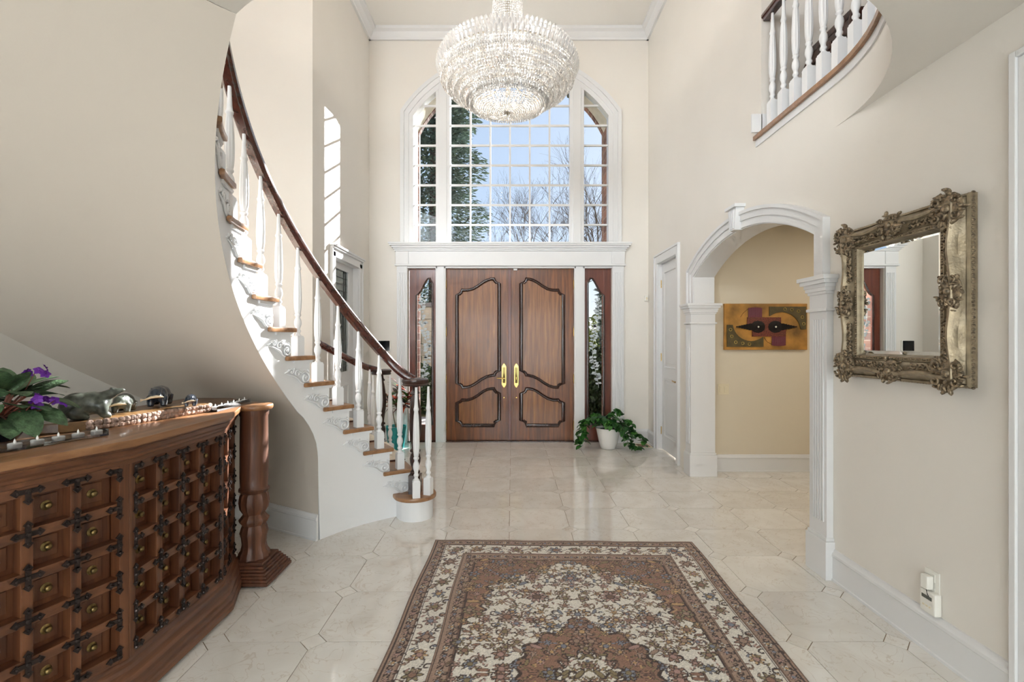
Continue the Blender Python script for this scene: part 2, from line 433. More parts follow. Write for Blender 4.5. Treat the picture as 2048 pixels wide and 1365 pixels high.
mb.add(vs, fs)
sl = st('ceiling_lower', mb, 'wall', 'pale curved landing soffit and white fascia overhanging the foyer', 'ceiling', smooth=30)
st('floor_upper', MB().box((RX + .2, -4.6, F2 - .3), (4.6, 3.72, F2 - .03)), 'tread', 'upstairs gallery floor', 'floor')
mb = MB(); mb.add([(x, y, F2 - .03) for x, y in edge] + [(x, -4.6, F2 - .03) for x, y in edge] + [(x, y, F2) for x, y in edge] + [(x, -4.6, F2) for x, y in edge],
                  [f for f in fs])
build('floorboards', mb, 'tread', sl)

# ------------------------------------------------------------------ crown moulding and baseboards
cp = [(0, 0), (.03, 0), (.035, .025), (.06, .05), (.075, .085), (.12, .105), (.12, .145), (0, .145)]
def crown(name, p, q, inward, label):
    p, q = Vector(p), Vector(q); d = (q - p).normalized()
    Tm = frame(p, inward, (0, 0, 1), d); L = (q - p).length
    st(name, MB().prism(cp, 0, L, Tm), 'white', label, 'crown moulding', smooth=30)
crown('trim_1', (LX, FY, CH - .145), (RX, FY, CH - .145), (0, -1, 0), 'white crown moulding above the arched window')
crown('trim_2', (LX, 4.868, CH - .145), (LX, FY, CH - .145), (1, 0, 0), 'white crown moulding running along the left wall')
crown('trim_3', (RX, 3.72, CH - .145), (RX, FY, CH - .145), (-1, 0, 0), 'white crown moulding running along the right wall')
bp = [(0, 0), (.022, 0), (.022, .012), (.016, .016), (.016, .14), (.022, .146), (.02, .16), (.012, .17), (.008, .182), (0, .184)]
def base(name, p, q, inward, label):
    p, q = Vector((*p, 0)), Vector((*q, 0)); d = (q - p).normalized()
    st(name, MB().prism(bp, 0, (q - p).length, frame(p, inward, (0, 0, 1), d)), 'white', label, 'baseboard', smooth=25)
base('baseboard_right', (RX, 1.84), (RX, 2.87), (-1, 0, 0), 'tall white baseboard below the gilt mirror')
base('baseboard_far', (1.56, FY), (RX, FY), (0, -1, 0), 'short white baseboard beside the trailing plant')
base('baseboard_far_left', (LX, FY), (-1.60, FY), (0, -1, 0), 'short white baseboard behind the teal pot')
base('baseboard_hall', (RX + .2, 5.28), (4.6, 5.28), (0, -1, 0), 'white baseboard under the relief art in the hallway')
base('baseboard_corner', (RX, 6.45), (RX, FY), (-1, 0, 0), 'stub of white baseboard between the corner and closet door')
base('baseboard_left', (LX, 4.87), (LX, 5.33), (1, 0, 0), 'white baseboard between staircase and leaded glass door')

# ------------------------------------------------------------------ arched window
win = emp('window_1', (WC, FY, 2.765), label='large arched multi pane window above the entrance doors', cat='window', kind='structure')
for (o0, o1, y0, y1) in ((-.012, .05, FY - .005, FY + .13), (.05, .115, FY - .02, FY + .02), (.115, .165, FY - .042, FY + .02)):
    build('casing', MB().ring(arch(o0), arch(o1), YW(y0, y1)), 'white', win, smooth=25)
def top_at(x, off=0.):
    r = 1.67 + off; return WZ + math.sqrt(r * r - (x - WC) ** 2)
PY0, PY1 = FY + .045, FY + .11
for (xa, xb) in ((-1.062, -.862), (.806, 1.004)):
    mb = MB(); mb.prism_xz([(xa, 2.765), (xb, 2.765), (xb, top_at(xb, .03)), (xa, top_at(xa, .03))], FY + .0, FY + .13)
    mb.prism_xz([(xa + .045, 2.78), (xb - .045, 2.78), (xb - .045, top_at(xb - .045, .02)), (xa + .045, top_at(xa + .045, .02))], FY - .02, FY + .0)
    build('mullion_post', mb, 'white', win, bevel=.004)
zs = [2.765 + .2793 * k for k in range(0, 9)]
cols = [-.862 + (1.668 / 6) * k for k in range(7)]
def clip_rect(xa, xb, za, zb, off=.0):
    pts = []; r = 1.67 + off
    def ok(x, z): return z <= WZ or (x - WC) ** 2 + (z - WZ) ** 2 <= r * r
    N = 8
    tops = []
    for i in range(N + 1):
        x = xa + (xb - xa) * i / N
        if abs(x - WC) >= r: continue
        t = min(zb, top_at(x, off))
        if t > za + .004: tops.append((x, t))
    if len(tops) < 2: return None
    return [(tops[0][0], za), (tops[-1][0], za)] + tops[::-1]
def panes(xs, zlist):
    for a, b in zip(xs[:-1], xs[1:]):
        for k, z in enumerate(zlist):
            p = clip_rect(a, b, z, z + .2793)
            if p: build('pane', MB().prism_xz(p, FY + .07, FY + .076), 'pane', win)
panes(cols, zs); panes([-1.385, -1.062], zs); panes([1.004, 1.355], zs)
for x in cols[1:-1]:
    build('muntin', MB().box((x - .012, FY + .060, 2.765), (x + .012, FY + .086, top_at(x) + .02)), 'white', win)
for (xa, xb) in ((-.862, .806), (-1.385, -1.062), (1.004, 1.355)):
    for z in zs[1:]:
        r = 1.67; lo, hi = xa, xb
        if z > WZ:
            w = math.sqrt(max(0, r * r - (z - WZ) ** 2)); lo, hi = max(lo, WC - w), min(hi, WC + w)
        if hi - lo < .03: continue
        build('muntin', MB().box((lo, FY + .0585, z - .012), (hi, FY + .0875, z + .012)), 'white', win)

# ------------------------------------------------------------------ door surround
mb = MB()
mb.box((-1.60, FY - .05, 2.476), (1.55, FY, 2.654)); mb.box((-1.625, FY - .064, 2.451), (1.575, FY, 2.476))
mb.box((-1.608, FY - .062, 2.477), (-1.43, FY - .001, 2.653)); mb.box((1.38, FY - .062, 2.477), (1.558, FY - .001, 2.653))
for k, (z, d) in enumerate(((2.655, .065), (2.68, .08), (2.70, .10), (2.725, .125), (2.745, .135))):
    mb.box((-1.56 - d, FY - d, z), (1.51 + d, FY - .0005 * k, (2.68, 2.70, 2.725, 2.745, 2.768)[k] - .0002))
st('trim_4', mb, 'white', 'white entablature with stepped cornice over the entrance doors', 'entablature', bevel=.003)
def pilaster(name, xa, xb, label):
    t = emp(name, ((xa + xb) / 2, FY, 0), label=label, cat='pilaster', kind='structure')
    mb = MB(); mb.box((xa, FY - .03, 0), (xb, FY, 2.45)); build('shaft', mb, 'white', t)
    mb = MB(); mb.box((xa - .006, FY - .05, 0), (xb + .006, FY - .03, .24)); mb.box((xa - .003, FY - .042, .24), (xb + .003, FY - .03, .26)); build('plinth', mb, 'white', t, bevel=.003)
    n = 5; w = (xb - xa - .03) / n
    for i in range(n):
        build('reed', MB().box((xa + .015 + i * w + .004, FY - .038, .32), (xa + .015 + (i + 1) * w - .004, FY - .029, 2.36)), 'white', t, bevel=.003)
pilaster('trim_5', -1.598, -1.455, 'white fluted pilaster on the left of the entrance doors')
pilaster('trim_6', 1.395, 1.553, 'white fluted pilaster behind the trailing plant')
for nm, xa, xb, lb in (('trim_7', -1.063, -.923, 'white post between the left sidelight and the door'), ('trim_8', .867, 1.012, 'white post between the door and the right sidelight')):
    mb = MB(); mb.box((xa, FY - .012, 0), (xb, FY + .12, 2.45)); mb.box((xa + .02, FY - .02, 0), (xb - .02, FY - .012, 2.45))
    st(nm, mb, 'white', lb, 'door post', bevel=.003)
st('trim_9', MB().box((-1.455, FY - .012, 2.425), (1.395, FY + .12, 2.46)), 'white', 'thin white head jamb above the double doors', 'head jamb')
st('trim_10', MB().box((-1.455, FY - .01, 0), (1.395, FY + .15, .012)), 'doordark', 'dark threshold strip under the entrance doors', 'threshold')

DY = 6.86
M['brassdk'] = plain('dark_brass_inset', (96, 84, 52), .06, metal=1.)
def dpx(zx, zy): x = 780 + zx * .2931; y = 520 + zy * .2931; return ((x - 1024) * DY / 976, 1.41 - (y - 682.5) * DY / 976)
up = [(458, 845), (458, 240), (474, 236), (486, 226), (492, 208), (530, 208), (565, 200), (600, 180), (640, 152), (668, 138), (690, 132), (710, 132), (714, 146), (726, 158), (745, 162),
      (745, 758), (728, 762), (716, 772), (712, 786), (690, 790), (660, 797), (625, 815), (585, 843), (555, 860), (525, 869), (496, 870), (492, 858), (478, 848)]
lo = [(458, 1100), (458, 975), (474, 972), (486, 965), (490, 957), (530, 957), (565, 946), (600, 925), (640, 896), (668, 884), (690, 880), (710, 880), (714, 894), (726, 906), (745, 911),
      (745, 1095), (728, 1098), (714, 1108), (710, 1130), (490, 1130), (488, 1116), (478, 1104)]
mprof = [(-.021, 0), (-.018, .014), (-.008, .022), (.004, .020), (.010, .026), (.018, .018), (.021, 0)]
def leaf(name, mir, label):
    xa, xb = (-.921, -.030) if not mir else (-.026, .865)
    t = emp(name, ((xa + xb) / 2, DY, 0), label=label, cat='door', kind='structure')
    f = lambda p: ((dpx(1640 - p[0], p[1]) if mir else dpx(*p)))
    mb = MB(); mb.box((xa, DY, .014), (xb, DY + .045, 2.426)); build('door_slab', mb, 'door', t, bevel=.003)
    if not mir: build('astragal', MB().box((xb - .022, DY - .014, .014), (xb + .018, DY, 2.426)), 'sidewood', t, bevel=.003)
    for nm, out in (('upper', up), ('lower', lo)):
        pts = [f(p) for p in out]
        cx = sum(p[0] for p in pts) / len(pts); cz = sum(p[1] for p in pts) / len(pts)
        ins = [(cx + (x - cx) * .985, cz + (z - cz) * .985) for x, z in pts]
        build('panel', MB().prism_xz(ins, DY - .006, DY + .002), 'doorpanel', t)
        # field inside the moulding
        mb = MB(); P3 = [(x, DY - .003, z) for x, z in pts]
        mb.sweep(P3, [(a, b) for a, b in mprof], closed=True, up=(0, -1, 0)); build('moulding', mb, 'doordark', t, smooth=40)
    hx = dpx(778, 0)[0] if not mir else dpx(862, 0)[0]
    z0, z1 = dpx(0, 875)[1], dpx(0, 705)[1]; w = .033
    mb = MB(); mb.prism_xz([(hx - w, z0 + .05), (hx - w * .5, z0 + .02), (hx, z0), (hx + w * .5, z0 + .02), (hx + w, z0 + .05), (hx + w, z1 - .05), (hx + w * .5, z1 - .02), (hx, z1), (hx - w * .5, z1 - .02), (hx - w, z1 - .05)], DY - .012, DY)
    pl = build('escutcheon', mb, 'brass', t, bevel=.003)
    mb = MB(); mb.prism_xz([(hx - .018, z0 + .07), (hx + .018, z0 + .07), (hx + .018, z1 - .06), (hx - .018, z1 - .06)], DY - .016, DY - .010); build('plate_inset', mb, 'brassdk', pl, bevel=.004)
    if not mir:
        zz = dpx(0, 808)[1]; mb = MB(); mb.tube([(hx, DY - .01, zz), (hx, DY - .055, zz)], .011, 10); mb.tube([(hx + .006, DY - .055, zz), (hx - .04, DY - .058, zz), (hx - .105, DY - .052, zz + .004)], [.011, .009, .007], 10)
        build('lever', mb, 'brass', pl, smooth=40)
    else:
        zz = dpx(0, 808)[1]; build('thumb_turn', MB().box((hx - .006, DY - .03, zz - .02), (hx + .006, DY - .014, zz + .02)), 'brass', pl, bevel=.003)
    build('deadbolt', MB().lathe([(.012, 0), (.012, .008), (.009, .012), (0, .012)], 12, frame((hx, DY, dpx(0, 940)[1]), (1, 0, 0), (0, 0, 1), (0, -1, 0))), 'brass', t, smooth=40)
    ex = xa - .002 if not mir else xb + .002
    for zy in (170, 492, 812, 1130):
        z = dpx(0, zy)[1]; mb = MB(); mb.lathe([(.008, -.055), (.008, .055)], 10, Matrix.Translation((ex, DY - .012, z))); mb.ell((ex, DY - .012, z + .06), (.007, .007, .008)); mb.ell((ex, DY - .012, z - .06), (.007, .007, .008))
        build('hinge', mb, 'brass', t, smooth=40)
    return t
leaf('door_1', False, 'left carved mahogany entrance door with brass lever')
leaf('door_2', True, 'right carved mahogany entrance door without a lever')
put('door_sensor', MB().box((.02, DY - .03, 2.40), (.075, DY, 2.43)).mesh('door_sensor', 'white', bevel=.003), None, label='small white contact sensor at the head of the double doors', cat='sensor')

# sidelights: wood frame with a cathedral glass opening and etched vines
def sidelight(name, mir, label, seed):
    xa, xb = (-1.441, -1.067) if not mir else (1.016, 1.389)
    t = emp(name, ((xa + xb) / 2, DY, 0), label=label, cat='sidelight', kind='structure')
    go = [(-.09, .23), (-.09, 2.05)] + [(-.09 + .0, 2.05)] + [(x, z) for x, z in ((-.06, 2.07), (-.02, 2.12), (.03, 2.22), (.07, 2.285), (.1, 2.29), (.118, 2.25), (.128, 2.235), (.135, 2.22))] + [(.135, .23)]
    cxm = (xa + xb) / 2 + .022 * (1 if not mir else -1) - .02 * (1 if not mir else -1)
    sgn = 1 if not mir else -1
    P = [(cxm + sgn * x, z) for x, z in go]
    del P[2]
    # frame = outer rect minus opening, made by strips
    L, Rr = (P[0][0], P[-1][0]) if sgn > 0 else (P[-1][0], P[0][0])
    mb = MB(); mb.box((xa, DY, .014), (L, DY + .045, 2.43)); build('stile', mb, 'sidewood', t, bevel=.002)
    mb = MB(); mb.box((Rr, DY, .014), (xb, DY + .045, 2.43)); build('stile', mb, 'sidewood', t, bevel=.002)
    mb = MB(); mb.box((L, DY, .014), (Rr, DY + .045, .23)); build('bottom_rail', mb, 'sidewood', t)
    tops = P[1:-1] if sgn > 0 else P[1:-1][::-1]
    mb = MB(); mb.prism_xz(tops + [(Rr, 2.43), (L, 2.43)], DY, DY + .045); build('top_rail', mb, 'sidewood', t)
    build('pane', MB().prism_xz(P, DY + .02, DY + .026), 'pane', t)
    mb = MB(); mb.sweep([(x, DY - .002, z) for x, z in P], [(-.012, 0), (-.01, .012), (0, .016), (.01, .012), (.012, 0)], closed=True, up=(0, -1, 0)); build('moulding', mb, 'doordark', t, smooth=40)
    rnd = random.Random(seed); mb = MB(); xc = (L + Rr) / 2; yy = DY + .017
    path = [(xc + .045 * math.sin(z * 5.5 + seed), yy, z) for z in [.75 + .05 * i for i in range(26)]]
    mb.tube(path, .003, 5)
    for i in range(56):
        z = .8 + 1.25 * i / 56; x = xc + .045 * math.sin(z * 5.5 + seed); a = rnd.uniform(-1.0, 1.0) + (0 if i % 2 else PI); Lf = rnd.uniform(.045, .085)
        ex, ez = x + Lf * math.cos(a), z + Lf * math.sin(a) * .8
        if not (L + .012 < ex < Rr - .012): continue
        nx, nz = -math.sin(a) * Lf * .32, math.cos(a) * Lf * .32
        mx, mz = (x * .45 + ex * .55), (z * .45 + ez * .55)
        mb.prism_xz([(x, z), (mx + nx, mz + nz), (ex, ez), (mx - nx, mz - nz)], yy, yy + .0015)
    for k in range(7):
        z = .9 + k * .17; s_ = 1 if k % 2 else -1
        mb.tube([(xc + .045 * math.sin(z * 5.5 + seed) + s_ * .05 * (1 - math.cos(q * .9)) * .6 + s_ * .01 * q, yy, z + .035 * q - .006 * q * q) for q in range(6)], .0014, 4)
    build('etched_vine', mb, M['etch'], t, label='frosted vine etched into the pane')
M['etch'] = plain('etched_glass', (196, 205, 208), .6, spec=.3)
sidelight('window_2', False, 'left mahogany sidelight with etched vine glass', 1)
sidelight('window_3', True, 'right mahogany sidelight with etched vine glass beside the white pot', 4)

# ------------------------------------------------------------------ arch surround on the right wall
ta = emp('trim_11', (RX, ym, 0), label='white arched surround with keystone around the hallway opening', cat='arch surround', kind='structure')
def arch_u(off):
    a = arch_r(off); return [(a[0][0], 1.80)] + a + [(a[-1][0], 1.80)]
for (o0, o1, xa) in ((-.004, .05, RX - .018), (.05, .1, RX - .03), (.1, .125, RX - .045)):
    build('archivolt', MB().ring(arch_u(o0), arch_u(o1), XW(xa, RX + .01)), 'white', ta, smooth=20)
build('jamb_lining', MB().ring(arch_u(-.012), arch_u(0), XW(RX - .005, RX + .205)), 'white', ta, smooth=20)
mb = MB(); zt = SP + RISE
mb.prism_yz([(ym - .045, zt - .015), (ym + .045, zt - .015), (ym + .075, zt + .165), (ym - .075, zt + .165)], RX - .07, RX)
mb.prism_yz([(ym - .095, zt + .165), (ym + .095, zt + .165), (ym + .1, zt + .19), (ym - .1, zt + .19)], RX - .09, RX)
ks = build('keystone', mb, 'white', ta, bevel=.002)
for k in range(3):
    o = (k - 1) * .028
    build('flute', MB().prism_yz([(ym + o * .8 - .007, zt), (ym + o * .8 + .007, zt), (ym + o * 1.35 + .009, zt + .155), (ym + o * 1.35 - .009, zt + .155)], RX - .076, RX - .069), 'white', ks)
def arch_pil(ya, yb, jamb_y, label):   # ya..yb shaft extents; opening side at jamb_y
    t = emp('trim_12' if jamb_y < ym else 'trim_13', (RX, (ya + yb) / 2, 0), label=label, cat='pilaster', kind='structure')
    d = .04; s_ = 1 if jamb_y < ym else -1
    jj = jamb_y + .012 * s_
    x0 = RX - d
    lo_, hi_ = min(ya, jj), max(yb, jj)
    wrap(0, 1.80, 0, 'shaft') if False else None
    poly = [(x0, ya), (RX, ya), (RX, jamb_y), (RX + .215, jamb_y), (RX + .215, jj), (x0, jj)] if s_ > 0 else [(x0, jj), (RX + .215, jj), (RX + .215, jamb_y), (RX, jamb_y), (RX, yb), (x0, yb)]
    build('shaft', MB().prism(poly, 0, 1.80), 'white', t, bevel=.002)
    n = 5; w = (yb - ya - .04) / n
    for i in range(n):
        build('reed', MB().box((x0 - .007, ya + .02 + i * w + .004, .33), (x0 + .001, ya + .02 + (i + 1) * w - .004, 1.54)), 'white', t, bevel=.003)
    def wrap(z0, z1, e, nm):
        X0_, X1_, X2_ = x0 - e, RX, RX + .215 + e
        if s_ > 0: poly = [(X0_, ya - e), (X1_, ya - e), (X1_, jamb_y), (X2_, jamb_y), (X2_, jj + e), (X0_, jj + e)]
        else: poly = [(X0_, jj - e), (X2_, jj - e), (X2_, jamb_y), (X1_, jamb_y), (X1_, yb + e), (X0_, yb + e)]
        build(nm, MB().prism(poly, z0, z1), 'white', t, bevel=.003)
    wrap(0, .225, .016, 'plinth'); wrap(.225, .245, .008, 'plinth')
    wrap(1.588, 1.606, .014, 'astragal')
    for k, (z, e) in enumerate(((1.69, .008), (1.708, .018), (1.73, .024), (1.752, .04), (1.775, .052))):
        wrap(z, z + .025, e, 'capital')
arch_pil(2.885, 3.04, 3.04, 'white fluted pilaster beside the gilt mirror')
arch_pil(5.09, 5.23, 5.09, 'white pilaster between the closet door and the arch')

# closet door on the right wall
def vdoor():
    t = emp('door_3', (RX, 5.98, 0), label='white two panel closet door on the right wall', cat='door', kind='structure')
    x = RX + .05
    build('door_slab', MB().box((x, 5.615, .012), (x + .04, 6.345, 2.40)), 'white', t)
    for z0, z1 in ((.2, .92), (1.08, 2.28)):
        mb = MB(); mb.sweep([(x - .001, a, b) for a, b in ((5.73, z0), (6.23, z0), (6.23, z1), (5.73, z1))], [(-.016, 0), (-.012, .01), (0, .012), (.012, .006), (.016, 0)], closed=True, up=(-1, 0, 0))
        build('panel_moulding', mb, 'white', t, smooth=40)
        build('panel', MB().box((x - .006, 5.775, z0 + .045), (x + .002, 6.185, z1 - .045)), 'white', t, bevel=.004)
    mb = MB(); mb.lathe([(.026, 0), (.024, .008), (.01, .012), (.01, .05)], 14, frame((x, 5.68, .93), (0, 1, 0), (0, 0, 1), (-1, 0, 0)))
    mb.tube([(x - .05, 5.675, .93), (x - .054, 5.73, .932), (x - .05, 5.79, .935)], [.011, .009, .007], 8)
    build('lever', mb, 'brass', t, smooth=40)
    for z in (.25, 1.2, 2.15): build('hinge', MB().lathe([(.008, -.05), (.008, .05)], 10, Matrix.Translation((RX + .04, 6.35, z))), 'brass', t, smooth=40)
    for nm, a, b in (('casing', (RX - .02, 6.35, 0), (RX, 6.44, 2.515)), ('casing', (RX - .02, 5.525, 0), (RX, 5.61, 2.515)), ('casing', (RX - .02, 5.61, 2.41), (RX, 6.35, 2.515))):
        build(nm, MB().box(a, b), 'white', t, bevel=.004)
    build('back_band', MB().box((RX - .032, 5.515, 2.505), (RX, 6.45, 2.53)).box((RX - .032, 5.515, 0), (RX, 5.535, 2.505)).box((RX - .032, 6.43, 0), (RX, 6.45, 2.505)), 'white', t, bevel=.003)
    build('jamb', MB().box((RX, 6.345, 0), (RX + .1, 6.36, 2.42)).box((RX, 5.60, 0), (RX + .1, 5.615, 2.42)).box((RX, 5.60, 2.405), (RX + .1, 6.36, 2.42)), 'white', t)
vdoor()
# near casing at the right picture edge
mb = MB(); mb.box((RX - .03, 1.815, 0), (RX, 1.84, 2.49)); mb.box((RX - .02, 1.74, 0), (RX, 1.815, 2.465)); mb.box((RX - .03, .7, 2.466), (RX, 1.8145, 2.49)); mb.box((RX - .02, .7, 2.38), (RX, 1.739, 2.465))
st('trim_14', mb, 'white', 'white door casing at the right edge of the view', 'door casing', bevel=.003)

# leaded glass door on the left wall
M['leadglass'] = plain('leaded_glass', (112, 122, 118), .22, spec=.6, var=.12, vscale=9)
M['lead'] = plain('lead_came', (60, 64, 64), .4, metal=.6)
def ldoor():
    t = emp('door_4', (LX, 5.89, 0), label='white door with leaded glass on the left wall', cat='door', kind='structure')
    x = LX - .07
    build('door_slab', MB().box((x - .04, 5.46, .01), (x, 5.60, 2.35)).box((x - .04, 6.14, .01), (x, 6.32, 2.35)).box((x - .04, 5.60, 2.27), (x, 6.14, 2.35)).box((x - .04, 5.60, .01), (x, 6.14, 1.03)), 'white', t)
    gl = build('leaded_pane', MB().box((x - .03, 5.60, 1.03), (x - .02, 6.14, 2.27)), 'leadglass', t)
    mb = MB(); xl = x - .018
    for y in (5.66, 5.72, 6.02, 6.08): mb.tube([(xl, y, 1.03), (xl, y, 2.27)], .004, 5)
    for z in (1.1, 1.2, 2.02, 2.1, 2.18): mb.tube([(xl, 5.6, z), (xl, 6.14, z)], .004, 5)
    for s_ in (-1, 1):
        for r in (.06, .12): mb.tube([(xl, 5.87 + s_ * r * math.sin(PI * q / 14), 1.2 + .82 * q / 14) for q in range(15)], .004, 5)
    for z in (1.45, 1.6, 1.75): mb.tube([(xl, 5.72, z - .05), (xl, 5.8, z), (xl, 5.87, z + .07), (xl, 5.94, z), (xl, 6.02, z - .05)], .004, 5)
    build('lead_came', mb, 'lead', gl)
    mb = MB(); mb.sweep([(x, a, b) for a, b in ((5.60, 1.03), (6.14, 1.03), (6.14, 2.27), (5.60, 2.27))], [(-.012, 0), (-.008, .012), (.008, .012), (.012, 0)], closed=True, up=(1, 0, 0)); build('glazing_bead', mb, 'white', t)
    mb = MB(); mb.sweep([(x, a, b) for a, b in ((5.62, .2), (6.12, .2), (6.12, .86), (5.62, .86))], [(-.012, 0), (-.008, .012), (.008, .012), (.012, 0)], closed=True, up=(1, 0, 0)); build('panel_moulding', mb, 'white', t)
    for a, b in (((LX, 5.35, 0), (LX + .022, 5.455, 2.41)), ((LX, 6.325, 0), (LX + .022, 6.42, 2.41)), ((LX, 5.35, 2.352), (LX + .022, 6.42, 2.45))): build('casing', MB().box(a, b), 'white', t, bevel=.004)
    mb = MB(); mb.box((LX, 5.335, 2.44), (LX + .045, 6.435, 2.46)); mb.box((LX, 5.32, 2.46), (LX + .06, 6.45, 2.482)); build('cornice', mb, 'white', t, bevel=.003)
    build('back_band', MB().box((LX, 5.335, 0), (LX + .034, 5.355, 2.44)).box((LX, 6.415, 0), (LX + .034, 6.435, 2.44)), 'white', t, bevel=.003)
    build('jamb', MB().box((LX - .12, 5.45, 0), (LX, 5.462, 2.36)).box((LX - .12, 6.318, 0), (LX, 6.33, 2.36)).box((LX - .12, 5.45, 2.348), (LX, 6.33, 2.36)), 'white', t)
ldoor()
# ------------------------------------------------------------------ staircase
NST = 16
sta = emp('staircase', (-1.3, 3.6, 0), label='sweeping curved staircase with white balusters and mahogany handrail', cat='staircase')
def thn(n): return TH0 + n * DTH
OV = R_(1.2)
# soffit and the wall closing off the space below
prof = [(R_(151.7), 0), (R_(151.7), .2), (R_(151.7), .45), (R_(151.75), .55), (R_(151.95), .62), (R_(152.5), .69), (R_(153.6), .755), (R_(155.3), .82), (R_(157.6), .885)]
a = 160.
while a < 230.5: prof.append((R_(a), soff(R_(a)))); a += 2.5
prof.append((R_(230.5), soff(R_(230.5))))
mb = MB(); nr = 14; vs = []; fs = []
for th, z in prof:
    for k in range(nr + 1): vs.append(pol(th, RI + (RO - RI) * k / nr, z))
for i in range(len(prof) - 1):
    for k in range(nr): fs.append((i * (nr + 1) + k, i * (nr + 1) + k + 1, (i + 1) * (nr + 1) + k + 1, (i + 1) * (nr + 1) + k))
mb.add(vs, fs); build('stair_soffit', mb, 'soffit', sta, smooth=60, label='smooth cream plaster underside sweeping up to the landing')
def soff_full(th):
    if th <= R_(151.7): return 0.
    for (a, z), (b, y) in zip(prof[1:], prof[2:]):
        if a <= th <= b and b > a: return z + (y - z) * (th - a) / (b - a)
    return soff(th)
# inner stringer
def stringer(r0, r1, tha, thb, low):
    ths = []; a = tha
    while a < thb: ths.append(a); a += R_(.75)
    ths.append(thb)
    cuts = [thn(n) + OV for n in range(1, NST + 2) if tha < thn(n) + OV < thb] + ([R_(151.7) + 1e-4] + [q[0] for q in prof[3:9]] if tha < R_(151.7) < thb else [])
    ths = sorted(ths + cuts)
    mb = MB()
    for p, q in zip(ths[:-1], ths[1:]):
        if q - p < 1e-6: continue
        m_ = (p + q) / 2; n = max(1, min(NST, int(math.floor((m_ - OV - TH0) / DTH)))); zt = n * RIS - .03
        zl0, zl1 = (low(p + 1e-5), low(q - 1e-5)) if low else (0, 0)
        if zl0 > 0: zl0, zl1 = zl0 + .004, zl1 + .004
        vs = []
        for r in (r0, r1):
            vs += [pol(p, r, zl0), pol(q, r, zl1), pol(q, r, zt), pol(p, r, zt)]
        mb.add(vs, [(0, 1, 2, 3), (4, 7, 6, 5), (3, 2, 6, 7), (0, 4, 5, 1), (0, 3, 7, 4), (1, 5, 6, 2)])
    return mb
build('stringer', stringer(RI, RI + .03, R_(113.5), R_(228), soff_full), 'whitew', sta, fix=False, smooth=20, label='white painted side of the stairs facing the foyer')
build('stringer', stringer(RO - .06, RO - .03, R_(113.5), R_(130.5), None), 'whitew', sta, fix=False, smooth=20)
# treads and risers
def sector(ra, rb, t0, t1, n=6):
    return [pol(t0 + (t1 - t0) * i / n, ra) for i in range(n + 1)], [pol(t0 + (t1 - t0) * i / n, rb) for i in range(n + 1)]
for n in range(2, NST):
    t0, t1, t2 = thn(n), thn(n + 1) + OV, thn(n) + 1.5 * DTH
    ro = RO - .005 if thn(n) > R_(125) else RO - .01
    poly = [pol(t0 + (t2 - t0) * i / 8, RI - .03) for i in range(9)] + [pol(t2, RI - .002), pol(t1, RI - .002)] + [pol(t1, ro)] + [pol(t1 + (t0 - t1) * i / 5, ro) for i in range(1, 6)]
    build('tread', MB().prism(poly, n * RIS - .03, n * RIS), 'tread', sta, bevel=.008, smooth=40)
    poly = [pol(t0 + OV * .4, RI - .012)] + [pol(t0 + OV + (t1 - t0) * .75 * i / 4, RI - .012) for i in range(1, 5)] + [pol(t0 + OV + (t1 - t0) * .75, RI), pol(t0 + OV * .4, RI)]
    build('scotia', MB().prism(poly, n * RIS - .05, n * RIS - .03), 'whitew', sta)
for n in range(2, NST + 1):
    t0 = thn(n) + OV
    poly = [pol(t0, RI + .002), pol(t0 + R_(.5), RI + .002), pol(t0 + R_(.5), RO - .005), pol(t0, RO - .005)]
    build('riser', MB().prism(poly, (n - 1) * RIS, n * RIS - .03), 'whitew', sta)
t0 = thn(NST)
build('landing', MB().prism([pol(t0 + (R_(231) - t0) * i / 4, RI - .03) for i in range(5)] + [pol(R_(231), RO - .005), pol(t0, RO - .005)], F2 - .03, F2), 'tread', sta)
# starting step, rounded at both ends
pin_ = Vector(pol(R_(115.8), 1.2)); pou_ = Vector(pol(R_(115.7), RO - .03))
dr = (pou_ - pin_).normalized(); tn = Vector((dr.y, -dr.x))
def capsule(r, n=14):
    p = [pin_ + r * (math.cos(PI / 2 + PI * i / n) * dr + math.sin(PI / 2 + PI * i / n) * tn) for i in range(n + 1)]
    p += [pou_ + r * (math.cos(-PI / 2 + PI * i / n) * dr + math.sin(-PI / 2 + PI * i / n) * tn) for i in range(n + 1)]
    return [tuple(q) for q in p]
build('riser', MB().prism(capsule(.14), 0, RIS - .03), 'whitew', sta, smooth=30)
build('tread', MB().prism(capsule(.168), RIS - .03, RIS), 'tread', sta, bevel=.008, smooth=40)
# stair runner
M['runner'] = plain('runner_carpet', (232, 222, 206), .95, spec=.1, var=.05, vscale=40, bump=.4, bscale=220)
M['binding'] = plain('runner_binding', (88, 52, 38), .9)
for n in range(2, NST):
    t0, t1 = thn(n) - R_(.1), thn(n + 1) + OV
    for ra, rb, m_, nm, zt in ((1.56, 2.34, 'runner', 'runner', .012), (1.545, 1.56, 'binding', 'runner_edge', .010), (2.34, 2.355, 'binding', 'runner_edge', .010)):
        p1, p2 = sector(ra, rb, t0, t1, 3)
        build(nm, MB().prism(p1 + p2[::-1], n * RIS + .0005, n * RIS + zt), m_, sta)
